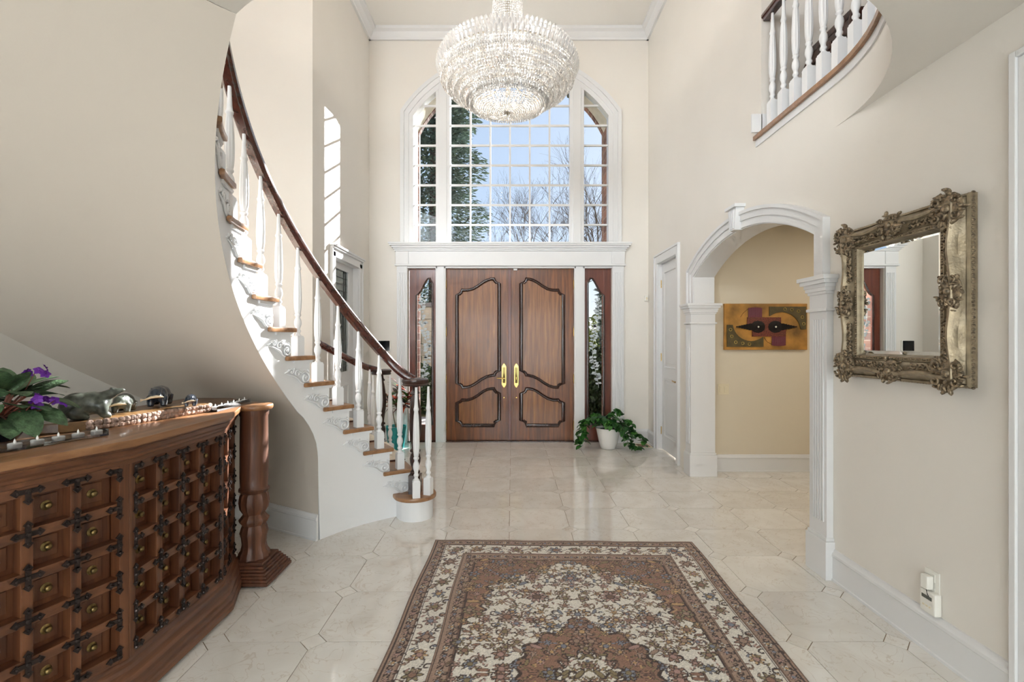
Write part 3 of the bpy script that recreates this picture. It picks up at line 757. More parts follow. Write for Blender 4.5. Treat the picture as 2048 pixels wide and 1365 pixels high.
# balusters
def bal_mesh(H, block=.135):
    s_ = (H - block) / .6
    pr = [(.024, 0), (.021, .006), (.0145, .012), (.0135, .02), (.02, .027), (.0205, .035), (.0145, .043), (.0155, .055), (.0235, .075), (.0245, .09), (.0215, .108), (.0145, .122), (.0145, .13), (.021, .137), (.021, .146), (.0165, .152), (.019, .158),
          (.024, .19), (.0262, .25), (.025, .31), (.0225, .37), (.0195, .42), (.0155, .445), (.02, .452), (.021, .462), (.0165, .47), (.014, .49), (.0115, .54), (.0095, .6)]
    mb = MB(); mb.box((-.029, -.029, 0), (.029, .029, block - .01)); mb.box((-.025, -.025, block - .01), (.025, .025, block))
    mb.lathe([(r, block + z * s_) for r, z in pr], 20, None, lambda z: .16 if block + .16 * s_ < z < block + .44 * s_ else 0)
    return mb.mesh('baluster', 'whitew', smooth=50)
bm_ = bal_mesh(.735); RH = RI + .03
for n in range(2, NST):
    th = thn(n) + .6 * DTH; x, y = pol(th, RH)
    put('baluster', bm_, sta, Matrix.Translation((x, y, n * RIS)) @ Matrix.Rotation(th, 4, 'Z'))
for n in range(2, 4):
    th = thn(n) + .35 * DTH
    for k in (0,):
        x, y = pol(th + k * DTH, RO - .06); put('baluster', bm_, sta, Matrix.Translation((x, y, n * RIS)) @ Matrix.Rotation(th, 4, 'Z') @ Matrix.Scale(1 + .04 * k, 4, (0, 0, 1)))
b2 = bal_mesh(.86)
for c_, angs in ((pin_, (-75, -18)), (pou_, (-120, -25))):
    for a in angs:
        x, y = c_.x + .118 * math.cos(R_(a)), c_.y + .118 * math.sin(R_(a))
        put('baluster', b2, sta, Matrix.Translation((x, y, RIS)) @ Matrix.Rotation(R_(a), 4, 'Z'))
nw = [(.03, 0), (.03, .13), (.026, .14), (.02, .15), (.032, .165), (.032, .175), (.02, .19), (.024, .21), (.034, .25), (.036, .28), (.03, .31), (.02, .325), (.034, .335), (.034, .345), (.022, .36), (.026, .40), (.038, .5), (.042, .58), (.036, .68), (.026, .76), (.02, .79), (.03, .8), (.03, .81), (.02, .825), (.016, .87)]
for c_ in (pin_, pou_):
    mb = MB(); mb.box((-.046, -.046, 0), (.046, .046, .15)); mb.lathe([(r * 1.25, z) for r, z in nw], 16, None, lambda z: .1 if .4 < z < .74 else 0)
    build('newel_post', mb, 'newel', sta, smooth=50, T=Matrix.Translation((c_.x, c_.y, RIS)), label='dark turned newel post')
# handrails
rp = [(-.020, -.030), (.020, -.030), (.022, -.018), (.033, -.010), (.034, .008), (.026, .022), (.012, .030), (-.012, .030), (-.026, .022), (-.034, .008), (-.033, -.010), (-.022, -.018)]
rp = [(x * 1.15, z * 1.1) for x, z in rp]
def smax(a, b, k=.10):
    h = max(0, k - abs(a - b)) / k; return max(a, b) + h * h * k / 4
def rail_path(r, c_, t0, t1, off, ztop=None):
    pts = []; a = t0
    while a <= t1 + 1e-6:
        w = min(1, (a - t0) / R_(9)); w = w * w * (3 - 2 * w)
        p = pol(a, (c_ - Vector((CX, CY))).length * (1 - w) + r * w)
        z = smax(1.08, helix(a) + off, .12)
        if ztop: z = min(z, 9); 
        pts.append((*p, z)); a += R_(1.5)
    return pts
HR = rail_path(RH, pin_, R_(116.5), R_(223), .668)
z_top = F2 + .885
for i in range(1, 9):
    w = i / 8; HR.append(pol(R_(223 + 1.2 * i), RH, HR[-1][2] * (1 - .45) + z_top * .45 if i < 8 else z_top))
HR += [pol(R_(233 + 3.6 * i), RH, z_top) for i in range(1, 11)]
build('nosing', MB().sweep([(x, y, F2 - .015) for x, y in wl2], [(-.036, -.006), (-.028, -.015), (.03, -.015), (.03, .015), (-.028, .015), (-.036, .006)]), 'tread', sta, smooth=30)
build('handrail', MB().sweep(HR, rp), 'rail', sta, smooth=50, label='glossy mahogany handrail sweeping up the open side')
build('handrail', MB().sweep(rail_path(RO - .06, pou_, R_(116.5), R_(130.4), .668), rp), 'rail', sta, smooth=50)
for c_ in (pin_, pou_):
    build('volute', MB().lathe([(.06, 1.05), (.098, 1.052), (.104, 1.062), (.098, 1.07), (.1, 1.074), (.108, 1.085), (.106, 1.1), (.09, 1.11), (.04, 1.113), (.0, 1.113)], 36, Matrix.Translation((c_.x, c_.y, 0))), 'newel', sta, smooth=45)
# carved scroll brackets
def bracket():
    mb = MB()
    def scroll(cx, cz, r, a0, turns, sg, tk):
        n = int(12 * turns) + 2
        mb.tube([(cx + r * (1 - .82 * q / n) * math.cos(a0 + sg * turns * 2 * PI * q / n), .009 + .005 * q / n, cz + r * (1 - .82 * q / n) * math.sin(a0 + sg * turns * 2 * PI * q / n)) for q in range(n + 1)], [tk * (1 - .45 * q / n) for q in range(n + 1)], 6)
    scroll(.058, -.02, .042, 2.2, 1.6, -1, .0085); mb.ell((.058, .013, -.02), (.011, .009, .011), None, 8, 5)
    scroll(-.012, .012, .027, .2, 1.3, 1, .0068); scroll(-.062, .026, .021, 3., 1.2, -1, .0058)
    mb.tube([(-.1, .006, .012), (-.06, .009, .0), (-.015, .01, -.018), (.02, .009, -.05), (.06, .007, -.064)], [.003, .006, .0075, .007, .003], 6)
    for x, z, a in ((-.088, .034, .9), (-.04, .038, 1.2), (.012, .034, .7), (.03, .02, .2), (-.03, -.012, -.5), (.008, -.032, -.9), (.09, .022, -1.), (-.105, .022, .3)):
        mb.ell((0, 0, 0), (.017, .009, .0062), Matrix.Translation((x, .006, z)) @ Matrix.Rotation(-a, 4, 'Y'), 8, 5)
    return mb.mesh('scroll_bracket', 'whitew', smooth=60)
brm = bracket()
for n in range(2, NST):
    th = thn(n) + .78 * DTH; tx = (math.sin(th), -math.cos(th), 0); inn = (-math.cos(th), -math.sin(th), 0)
    put('scroll_bracket', brm, sta, frame(pol(th, RI + .001, n * RIS - .03 - .1), tx, inn, (0, 0, 1)))
# baseboard on the wall below the stairs
t0 = R_(151.7); p = Vector(pol(t0, RI + .0, 0)); q = Vector(pol(t0, RO, 0)); d = (q - p).normalized()
nrm = Vector((-math.sin(t0), math.cos(t0), 0))
build('baseboard', MB().prism(bp, 0, (q - p).length, frame(p, nrm, (0, 0, 1), d)), 'white', sta, smooth=25)

# ------------------------------------------------------------------ balcony
bal = emp('balcony_railing', (RX, 3.0, F2), label='white balcony balusters with mahogany rail above the right wall', cat='railing')
path = [(RX, 3.79), (RX, 3.3)] + WELL
path = [(RX, 3.79 - i * .1) for i in range(9)] + well + [(-.24, 1.585)]
P3 = [(x, y, F2 - .015) for x, y in path]
build('nosing', MB().sweep(P3, [(-.0, -.015), (.028, -.015), (.036, -.006), (.036, .006), (.028, .015), (-.0, .015)]) if False else
      MB().sweep(P3, [(-.036, -.006), (-.028, -.015), (.03, -.015), (.03, .015), (-.028, .015), (-.036, .006)]), 'tread', bal, smooth=30)
build('nosing_trim', MB().sweep([(x, y, F2 - .055) for x, y in path], [(-.018, .025), (-.02, .012), (-.008, .004), (-.006, -.025), (.01, -.025), (.01, .025)]), 'white', bal, smooth=30)
b3 = bal_mesh(.86, .2)
# walk the path at even spacing
L = [0]
for a, b in zip(path[:-1], path[1:]): L.append(L[-1] + math.dist(a, b))
def at(s):
    for i in range(len(path) - 1):
        if L[i] <= s <= L[i + 1]:
            w = (s - L[i]) / (L[i + 1] - L[i]); a, b = path[i], path[i + 1]
            d = Vector((b[0] - a[0], b[1] - a[1])).normalized()
            return (a[0] + (b[0] - a[0]) * w, a[1] + (b[1] - a[1]) * w), d
s = .165
k = 0
while s < 2.35:
    (x, y), d = at(s); ins = Vector((d.y, -d.x)) * -.035
    put('baluster', b3, bal, Matrix.Translation((x - ins.x * -1 if False else x + .035 * -d.y, y + .035 * d.x, F2)) @ Matrix.Rotation(math.atan2(d.y, d.x), 4, 'Z') if False else
        Matrix.Translation((x + .035 * (-d.y), y + .035 * d.x, F2)) @ Matrix.Rotation(math.atan2(d.y, d.x), 4, 'Z'))
    s += .148; k += 1
rpth = []
for i in range(0, 60):
    s_ = .075 + (L[-1] - .08) * i / 59; (x, y), d = at(s_); rpth.append((x - .035 * d.y, y + .035 * d.x, F2 + .885))
build('handrail', MB().sweep(rpth, rp), 'rail', bal, smooth=50)
mb = MB(); mb.box((RX + .2 - .28, 3.70, F2), (RX + .2, 3.72, F2 + .14)); mb.box((RX - .012, 3.70, F2), (RX, 3.80, F2 + .14))
st('baseboard_gallery', mb, 'white', 'white baseboard wrapping the end of the balcony opening', 'baseboard', bevel=.003)

# carved chair standing in the gallery
M['chairwood'] = wood('carved_chair_wood', (34, 16, 12), (70, 34, 24), 'z', 1., .35, .3, .2)
ch = emp('carved_chair', (2.36, 3.3, F2), label='dark carved wooden chair upstairs behind the balusters', cat='chair')
zs_ = F2
mb = MB(); mb.box((2.14, 3.06, zs_ + .47), (2.6, 3.54, zs_ + .52)); build('seat', mb, 'chairwood', ch, bevel=.01)
mb = MB(); mb.prism_yz([(3.06, zs_ + .47), (3.54, zs_ + .47), (3.54, zs_ + .40), (3.46, zs_ + .39), (3.40, zs_ + .42), (3.34, zs_ + .38), (3.30, zs_ + .35), (3.26, zs_ + .38), (3.20, zs_ + .42), (3.14, zs_ + .39), (3.06, zs_ + .40)], 2.145, 2.165)
mb.ell((2.14, 3.30, zs_ + .41), (.015, .04, .03)); build('apron', mb, 'chairwood', ch)
for y in (3.09, 3.51):
    sg = 1 if y > 3.3 else -1
    build('leg', MB().tube([(2.17, y, zs_ + .47), (2.14, y + .03 * sg, zs_ + .36), (2.155, y + .0 * sg, zs_ + .22), (2.18, y - .02 * sg, zs_ + .1), (2.14, y + .02 * sg, zs_ + .0)], [.034, .036, .026, .02, .03], 10), 'chairwood', ch, smooth=50)
    build('leg', MB().tube([(2.57, y, zs_ + .47), (2.58, y, zs_ + .2), (2.62, y, zs_)], [.024, .022, .02], 8), 'chairwood', ch, smooth=50)
    build('back_post', MB().tube([(2.58, y, zs_ + .5), (2.6, y, zs_ + .8), (2.66, y - .03 * sg, zs_ + 1.12)], [.024, .022, .026], 8), 'chairwood', ch, smooth=50)
pass
mb = MB(); mb.tube([(2.66, 3.10, zs_ + 1.12), (2.67, 3.2, zs_ + 1.17), (2.675, 3.3, zs_ + 1.22), (2.67, 3.4, zs_ + 1.17), (2.66, 3.5, zs_ + 1.12)], .028, 8); build('crest_rail', mb, 'chairwood', ch, smooth=50)
mb = MB()
for sg in (-1, 1): mb.tube([(2.6, 3.3 + sg * .05, zs_ + .52), (2.61, 3.3 + sg * .12, zs_ + .66), (2.63, 3.3 + sg * .03, zs_ + .82), (2.64, 3.3 + sg * .12, zs_ + .98), (2.67, 3.3 + sg * .04, zs_ + 1.18)], .014, 8)
build('splat', mb, 'chairwood', ch, smooth=50)
# ------------------------------------------------------------------ chandelier
def crystal_mat(name, clear=.38):
    m = bpy.data.materials.new(name); m.use_nodes = True; t = m.node_tree; t.nodes.clear()
    o = t.nodes.new('ShaderNodeOutputMaterial'); tr = t.nodes.new('ShaderNodeBsdfTransparent'); tr.inputs[0].default_value = (.96, .97, .98, 1)
    pr = t.nodes.new('ShaderNodeBsdfPrincipled'); pr.inputs['Base Color'].default_value = (.96, .96, .96, 1); pr.inputs['Roughness'].default_value = .06
    pr.inputs['Specular IOR Level'].default_value = 1.
    gl = t.nodes.new('ShaderNodeBsdfGlossy'); gl.inputs['Roughness'].default_value = .04; gl.inputs['Color'].default_value = (1, .99, .97, 1)
    g = t.nodes.new('ShaderNodeNewGeometry'); r = t.nodes.new('ShaderNodeMapRange'); r.inputs[3].default_value = .0; r.inputs[4].default_value = clear
    t.links.new(g.outputs['Random Per Island'], r.inputs[0])
    m1 = t.nodes.new('ShaderNodeMixShader'); m1.inputs[0].default_value = .3
    t.links.new(pr.outputs[0], m1.inputs[1]); t.links.new(gl.outputs[0], m1.inputs[2])
    m2 = t.nodes.new('ShaderNodeMixShader'); t.links.new(r.outputs[0], m2.inputs[0]); t.links.new(m1.outputs[0], m2.inputs[1]); t.links.new(tr.outputs[0], m2.inputs[2])
    if clear: t.links.new(m2.outputs[0], o.inputs[0])
    else:
        t.nodes.remove(m2); t.links.new(m1.outputs[0], o.inputs[0]); r.inputs[3].default_value = .15; r.inputs[4].default_value = .55; t.links.new(r.outputs[0], m1.inputs[0])
    return m
M['crystal'] = crystal_mat('lead_crystal'); M['bead'] = crystal_mat('crystal_bead', 0)
M['chrome'] = plain('chandelier_metal', (200, 195, 185), .2, metal=1.)
M['bulb'] = plain('glowing_bulb', (255, 225, 180), .4, emit=(255, 226, 186), estr=12); M['bulb'].cycles.emission_sampling = 'NONE'
HX, HY = -.042, 4.6
chd = emp('chandelier', (HX, HY, 3.55), label='large tiered crystal chandelier hanging in front of the arched window', cat='chandelier')
def bead(mb, p, r, h, rot=0.):
    n = 6; vs = [(p[0], p[1], p[2] + h)]
    for i in range(n):
        a = 2 * PI * i / n + rot; vs.append((p[0] + r * math.cos(a), p[1] + r * math.sin(a), p[2]))
    vs.append((p[0], p[1], p[2] - h))
    mb.add(vs, [(0, 1 + i, 1 + (i + 1) % n) for i in range(n)] + [(n + 1, 1 + (i + 1) % n, 1 + i) for i in range(n)])
rc = random.Random(3)
tiers = [(.632, 3.925, 3), (.58, 3.87, 4), (.515, 3.82, 3), (.455, 3.775, 3), (.40, 3.735, 3), (.36, 3.70, 2), (.33, 3.675, 2)]
for k, (r, z, nb) in enumerate(tiers):
    mb = MB(); n = int(2 * PI * r / .026)
    for i in range(n):
        a = 2 * PI * i / n + k * .1
        for j in range(nb):
            rr = r - .004 * j; bead(mb, (HX + rr * math.cos(a), HY + rr * math.sin(a), z - .026 * j), .0135, .0155 if j < nb - 1 else .024, rc.random())
    build('crystal_tier', mb, 'bead', chd, fix=False, kind='stuff')
    build('tier_ring', MB().tube([(HX + r * math.cos(2 * PI * i / 48), HY + r * math.sin(2 * PI * i / 48), z + .018) for i in range(48)], .006, 6, True), 'chrome', chd, smooth=60)
# garlands joining the tiers (draped strands)
mb = MB()
for k in range(len(tiers) - 1):
    r0, z0, _ = tiers[k]; r1, z1, _ = tiers[k + 1]; n = int(2 * PI * r0 / .021)
    for i in range(n):
        a = 2 * PI * i / n
        for w in (.2, .4, .6, .8, 1.):
            r = r0 + (r1 - r0) * w; z = (z0 - .08) + (z1 + .02 - z0 + .08) * w; bead(mb, (HX + r * math.cos(a), HY + r * math.sin(a), z - .012 * math.sin(PI * w)), .0105, .0125, rc.random())
build('crystal_garland', mb, 'bead', chd, fix=False, kind='stuff')
# beaded bowl below
mb = MB(); r = .335
while r > .03:
    z = 3.56 + .085 * (r / .335) ** 2.2; n = int(2 * PI * r / .019)
    for i in range(n): a = 2 * PI * i / n + r * 31; bead(mb, (HX + r * math.cos(a), HY + r * math.sin(a), z), .0088, .0088, rc.random())
    r -= .0185
build('crystal_bowl', mb, 'bead', chd, fix=False, kind='stuff')
mb = MB(); mb.lathe([(0, 3.54), (.012, 3.545), (.018, 3.557), (.03, 3.563), (.012, 3.571)], 16, Matrix.Translation((HX, HY, 0)))
for i in range(8):
    a = PI * i / 4; mb.ell((0, 0, 0), (.026, .008, .004), Matrix.Translation((HX + .035 * math.cos(a), HY + .035 * math.sin(a), 3.563)) @ Matrix.Rotation(a, 4, 'Z'), 8, 4)
build('finial', mb, 'chrome', chd, smooth=50)
# crown of upright spears
def spear(h, r):
    mb = MB(); n = 6; prof_ = [(.35 * r, 0), (r * .8, h * .25), (r, h * .6), (r * .9, h * .8), (r * .5, h * .95)]; mb.lathe(prof_, n); return mb
sm = spear(.085, .0165).mesh('crystal_spear', 'crystal'); 
n = 92
for row, (rr, zz, out) in enumerate(((.60, 4.01, .38), (.622, 3.962, .42), (.63, 3.915, .42))):
    for i in range(n):
        a = 2 * PI * (i + .5 * (row % 2)) / n
        put('crystal_spear', sm, chd, Matrix.Translation((HX + rr * math.cos(a), HY + rr * math.sin(a), zz)) @ Matrix.Rotation(a, 4, 'Z') @ Matrix.Rotation(out, 4, 'Y'))
# neck of draped strands
mb = MB(); ns = 54
for i in range(ns):
    a = 2 * PI * i / ns
    for j in range(64):
        z = 3.98 + 1.5 * j / 63; w = (z - 3.98) / 1.5; r = .128 + .12 * (1 - w) ** 5
        bead(mb, (HX + r * math.cos(a), HY + r * math.sin(a), z), .0075, .0112, rc.random())
build('crystal_neck', mb, 'bead', chd, fix=False, kind='stuff')
mb = MB(); mb.lathe([(.02, 3.72), (.02, CH - .04), (.1, CH - .035), (.12, CH - .005), (.12, CH)], 20, Matrix.Translation((HX, HY, 0)))
for i in range(6):
    a = PI * i / 3
    mb.tube([(HX, HY, 3.9), (HX + .3 * math.cos(a), HY + .3 * math.sin(a), 3.86), (HX + .6 * math.cos(a), HY + .6 * math.sin(a), 3.95)], .008, 6)
build('frame', mb, 'chrome', chd, smooth=50)
for i in range(14):
    a = 2 * PI * i / 14 + .1; r = .47 if i % 2 else .33; z = 3.87 if i % 2 else 3.78
    build('bulb', MB().ell((HX + r * math.cos(a), HY + r * math.sin(a), z), (.017, .017, .038), None, 8, 6), 'bulb', chd, smooth=60)

for i in range(4):
    a = PI / 2 * i + .4
    lamp('chandelier_glow', 'POINT', (HX + .36 * math.cos(a), HY + .36 * math.sin(a), 4.04), 6, (1, .94, .87), shadow_soft_size=.06)
# ------------------------------------------------------------------ rug
RW, RL = 1.79, 2.74
def rug_colors(nx, ny):
    x = np.linspace(-RW / 2, RW / 2, nx); y = np.linspace(-RL / 2, RL / 2, ny); X, Y = np.meshgrid(x, y)
    rs = np.random.RandomState(5)
    C = lambda c: np.array(c, float) * np.array((1., 1.02, 1.05))
    ivory, tan, rust, brown, rose, blue, olive, dark, gold = map(C, ((226, 216, 200), (164, 134, 114), (150, 112, 92), (116, 88, 74), (174, 136, 122), (128, 130, 138), (140, 122, 88), (70, 54, 48), (190, 152, 108)))
    d = np.minimum(RW / 2 - np.abs(X), RL / 2 - np.abs(Y))
    img = np.empty((ny, nx, 3)); img[:] = rust
    def mask(m, c): img[m] = c
    mask(d < .085, tan); mask((d >= .085) & (d < .22), ivory); mask((d >= .22) & (d < .31), tan)
    fw, fl_ = RW / 2 - .31, RL / 2 - .31
    fm = d >= .31
    ph = np.arctan2(Y, X)
    ax, ay = np.abs(X), np.abs(Y)
    wv = np.interp(ay, [0, .33, .40, .47, .55, .74, .80, .86, .92, .97, 1.03, 1.06], [.60, .60, .54, .485, .47, .455, .38, .33, .20, .13, .05, .0]) + .016 * np.cos(ay * 62) + .012 * np.cos(ay * 95 + 1)
    iv = fm & (ax < wv); mask(iv, ivory)
    mask(fm & (np.abs(ax - wv) < .008), dark); mask(fm & (np.abs(ax - wv - .02) < .004), gold)
    r_m = np.sqrt((X / .31) ** 2 + (Y / .33) ** 2) + .06 * np.cos(ph * 16)
    pend = (np.abs(X) < .07 * np.clip(1 - np.abs(ay - .36) / .09, 0, 1) ** .6)
    med = iv & ((r_m < 1) | pend); mask(med, rust)
    mask(iv & (np.abs(r_m - 1) < .03), dark); mask(iv & (r_m < .42), ivory); mask(iv & (np.abs(r_m - .42) < .03), dark)
    for dd, w in ((.0, .008), (.02, .003), (.08, .005), (.088, .0025), (.218, .004), (.226, .002), (.302, .004), (.31, .003)):
        mask(np.abs(d - dd) < w, brown if w > .0035 else dark)
    sx, sy = nx / RW, ny / RL
    def stamp(cx, cy, R, fn):
        i0, i1 = int((cx - R + RW / 2) * sx), int((cx + R + RW / 2) * sx) + 2; j0, j1 = int((cy - R + RL / 2) * sy), int((cy + R + RL / 2) * sy) + 2
        i0, j0 = max(i0, 0), max(j0, 0); i1, j1 = min(i1, nx), min(j1, ny)
        if i1 <= i0 or j1 <= j0: return
        fn(img[j0:j1, i0:i1], X[j0:j1, i0:i1] - cx, Y[j0:j1, i0:i1] - cy)
    def flower(cx, cy, R, col, cen, k=6, rot=0.):
        def fn(im, u, v):
            r = np.hypot(u, v) / R; p = np.arctan2(v, u) + rot; e = .78 + .22 * np.cos(k * p)
            im[r < e] = dark; im[r < e - .16] = col; im[(r < e - .3) & (np.cos(k * p) > .5)] = col * .8 + 40
            im[r < .42] = dark; im[r < .33] = cen
        stamp(cx, cy, R, fn)
    def leafst(cx, cy, R, a, col):
        def fn(im, u, v):
            s_ = u * math.cos(a) + v * math.sin(a); t_ = -u * math.sin(a) + v * math.cos(a); q = (s_ / R) ** 2 + (t_ / (R * .38)) ** 2
            im[q < 1] = dark; im[q < .6] = col
        stamp(cx, cy, R, fn)
    def curl(cx, cy, R, a, sg, col):
        for i in range(16):
            q = i / 15; r = R * (1 - .75 * q); an = a + sg * q * 4.2; px, py = cx + r * math.cos(an), cy + r * math.sin(an)
            def fn(im, u, v): im[np.hypot(u, v) < .0042] = col
            stamp(px, py, .006, fn)
    pal = [rose, tan, blue, olive, gold, rust]
    # guard stripes
    for dist, step, R in ((.05, .055, .023), (.264, .055, .023)):
        w, l = RW / 2 - dist, RL / 2 - dist
        per = [(t, s_ * l) for s_ in (-1, 1) for t in np.arange(-w, w, step)] + [(s_ * w, t) for s_ in (-1, 1) for t in np.arange(-l, l, step)]
        for i, (px, py) in enumerate(per):
            flower(px, py, R, pal[i % 2] if i % 3 else ivory * .9, [gold, rose, blue][i % 3], 5); curl(px + step / 2, py if abs(abs(py) - l) < .01 else py, .015, i, 1, dark)
            if abs(abs(py) - l) > .01: curl(px, py + step / 2, .016, i, -1, dark)
    # main border
    w, l = RW / 2 - .153, RL / 2 - .153
    for s_ in (-1, 1):
        for i, t in enumerate(np.arange(-l, l, .0125)):
            o = .03 * math.sin(t * 24)
            def fn(im, u, v): im[np.hypot(u, v) < .005] = dark
            stamp(s_ * w + o, t, .007, fn)
        for i, t in enumerate(np.arange(-w, w, .0125)): stamp(t, s_ * l + .03 * math.sin(t * 24), .007, lambda im, u, v: im.__setitem__(np.hypot(u, v) < .005, dark))
        for i, t in enumerate(np.arange(-l + .02, l, .131)):
            flower(s_ * w, t, .05 if i % 2 else .042, pal[i % 6], pal[(i + 2) % 6], 7, i); 
            for q in range(7): a = rs.rand() * 6.3; leafst(s_ * w + .055 * math.cos(a), t + .065 + .045 * math.sin(a), .016, a, pal[rs.randint(6)])
            curl(s_ * w + .05, t + .05, .022, 1, 1, dark); curl(s_ * w - .05, t + .08, .022, 2, -1, brown)
        for i, t in enumerate(np.arange(-w + .02, w, .131)):
            flower(t, s_ * l, .05 if i % 2 else .042, pal[(i + 3) % 6], pal[i % 6], 7, i)
            for q in range(7): a = rs.rand() * 6.3; leafst(t + .065 + .045 * math.cos(a), s_ * l + .055 * math.sin(a), .016, a, pal[rs.randint(6)])
            curl(t + .05, s_ * l + .05, .022, 1, 1, dark); curl(t + .08, s_ * l - .05, .022, 2, -1, brown)
    # field: mirrored scatter of flowers, leaves and tendrils
    pts = []
    tries = 0
    while len(pts) < 320 and tries < 9000:
        tries += 1; px, py = rs.rand() * fw, rs.rand() * fl_
        if all((px - a) ** 2 + (py - b) ** 2 > .056 ** 2 for a, b in pts): pts.append((px, py))
    for i, (px, py) in enumerate(pts):
        k = rs.randint(10); c1, c2 = pal[rs.randint(6)], pal[rs.randint(6)]; R = .024 + .02 * (rs.rand() ** 2); a = rs.rand() * 6.3
        for sx_ in (-1, 1):
            for sy_ in (-1, 1):
                ux, uy = px * sx_, py * sy_
                for q in range(4):
                    aa = a + q * 1.57 + .4
                    ca, sa = math.cos(aa) * sx_, math.sin(aa) * sy_
                    leafst(ux + ca * .034, uy + sa * .034, .013, math.atan2(sa, ca), c2 if q % 2 else olive)
                curl(ux + .02 * sx_, uy, .03, a * sx_, sx_ * sy_, dark if i % 2 else brown)
                if k < 7: flower(ux, uy, R, c1, c2, 5 + k % 3, a)
                else: leafst(ux, uy, R, a * sx_, c1)
    for sy_ in (-1, 1):
        flower(0, .83 * sy_, .05, blue, rose, 8); flower(0, .45 * sy_, .045, ivory, blue, 8); flower(0, .3 * sy_, .04, tan, gold, 6)
        for sx_ in (-1, 1): flower(.2 * sx_, .62 * sy_, .062, rose, brown, 9); flower(.15 * sx_, .36 * sy_, .036, gold, blue, 6); flower(.36 * sx_, .42 * sy_, .06, tan, rust, 9); flower(.22 * sx_, .84 * sy_, .05, rose, rust, 9)
    n_ = rs.rand(ny, nx, 1); img = img * (.9 + .2 * n_)
    img += 6 * np.sin(Y * 900)[..., None]
    return np.clip(img, 0, 255)
nx, ny = 420, 640
mb = MB(); me = bpy.data.meshes.new('rug')
gx = np.linspace(-RW / 2, RW / 2, nx); gy = np.linspace(-RL / 2, RL / 2, ny); GX, GY = np.meshgrid(gx, gy)
wob = .004 * np.sin(GY * 7) ; co = np.stack([GX + wob, GY + .003 * np.sin(GX * 9), np.full_like(GX, .012) + .0012 * np.sin(GX * 21) * np.sin(GY * 17)], -1).reshape(-1, 3)
edge_v = []
idx = np.arange(nx * ny).reshape(ny, nx)
quads = np.stack([idx[:-1, :-1], idx[:-1, 1:], idx[1:, 1:], idx[1:, :-1]], -1).reshape(-1, 4)
ring_ = np.concatenate([idx[0, :], idx[1:, -1], idx[-1, -2::-1], idx[-2:0:-1, 0]])
low_ = co[ring_].copy(); low_[:, 2] = .0
nb_ = len(ring_); base_i = nx * ny
sidef = np.stack([ring_, base_i + np.arange(nb_), base_i + (np.arange(nb_) + 1) % nb_, np.roll(ring_, -1)], -1)
allv = np.concatenate([co, low_]); allf = np.concatenate([quads, sidef])
me.vertices.add(len(allv)); me.vertices.foreach_set('co', allv.ravel())
me.loops.add(len(allf) * 4); me.loops.foreach_set('vertex_index', allf.ravel().astype(np.int32))
me.polygons.add(len(allf)); me.polygons.foreach_set('loop_start', (np.arange(len(allf)) * 4).astype(np.int32))
me.update(calc_edges=True)
rc_ = rug_colors(nx, ny) / 255.; rl = np.where(rc_ <= .04045, rc_ / 12.92, ((rc_ + .055) / 1.055) ** 2.4).reshape(-1, 3)
rl = np.concatenate([rl, rl[ring_]]); cola = np.ones((len(allv), 4), np.float32); cola[:, :3] = rl
at_ = me.color_attributes.new('weave', 'FLOAT_COLOR', 'POINT'); at_.data.foreach_set('color', cola.ravel())
m, t, b = new_mat('rug_wool'); an = t.nodes.new('ShaderNodeAttribute'); an.attribute_name = 'weave'; t.links.new(an.outputs['Color'], b.inputs['Base Color'])
b.inputs['Roughness'].default_value = .95; b.inputs['Specular IOR Level'].default_value = .1; b.inputs['Sheen Weight'].default_value = .25
nn = t.nodes.new('ShaderNodeTexNoise'); nn.inputs['Scale'].default_value = 300; bpn = t.nodes.new('ShaderNodeBump'); bpn.inputs['Strength'].default_value = .4; bpn.inputs['Distance'].default_value = .004
gg = t.nodes.new('ShaderNodeNewGeometry'); t.links.new(gg.outputs['Position'], nn.inputs['Vector']); t.links.new(nn.outputs['Fac'], bpn.inputs['Height']); t.links.new(bpn.outputs[0], b.inputs['Normal'])
me.materials.append(m)
put('rug', me, None, Matrix.Translation((.325, 2.045, .0005)) @ Matrix.Rotation(R_(-1.35), 4, 'Z'), label='ivory and rust floral oriental rug with a central medallion on the marble floor', cat='rug')
# ------------------------------------------------------------------ carved bar cabinet
TP = [(-1.664, 1.33), (-1.456, 1.90), (-1.454, 2.53), (-1.585, 2.87)]
def inset_path(P, d):
    P = [Vector(p) for p in P]; out = []
    for i, p in enumerate(P):
        ns = []
        if i > 0: e = (P[i] - P[i - 1]).normalized(); ns.append(Vector((e.y, -e.x)))
        if i < len(P) - 1: e = (P[i + 1] - P[i]).normalized(); ns.append(Vector((e.y, -e.x)))
        n = sum(ns, Vector((0, 0))) / len(ns); n = n / n.length_squared if len(ns) == 2 else n
        out.append(p - n * d)
    return out
HT = 1.03
cab = emp('bar_cabinet', (-1.8, 2.2, 0), label='carved teak bar cabinet with iron studded lattice front on the left', cat='cabinet')
FP = inset_path(TP, .045); RP = inset_path(TP, .097)
TAIL = [(-1.66, 3.08), (-1.86, 3.25), (-2.16, 3.27), (-2.26, 1.33)]
build('carcass', MB().prism([tuple(p) for p in RP] + [(-1.72, 3.02), (-1.9, 3.2), (-2.13, 3.22), (-2.22, 1.35)], .06, HT - .03), 'cab', cab)
build('top', MB().prism(TP + [(-1.50, 2.90), (-1.49, 2.96), (-1.53, 3.02)] + TAIL, HT - .03, HT), 'cabtop', cab, bevel=.006, smooth=40)
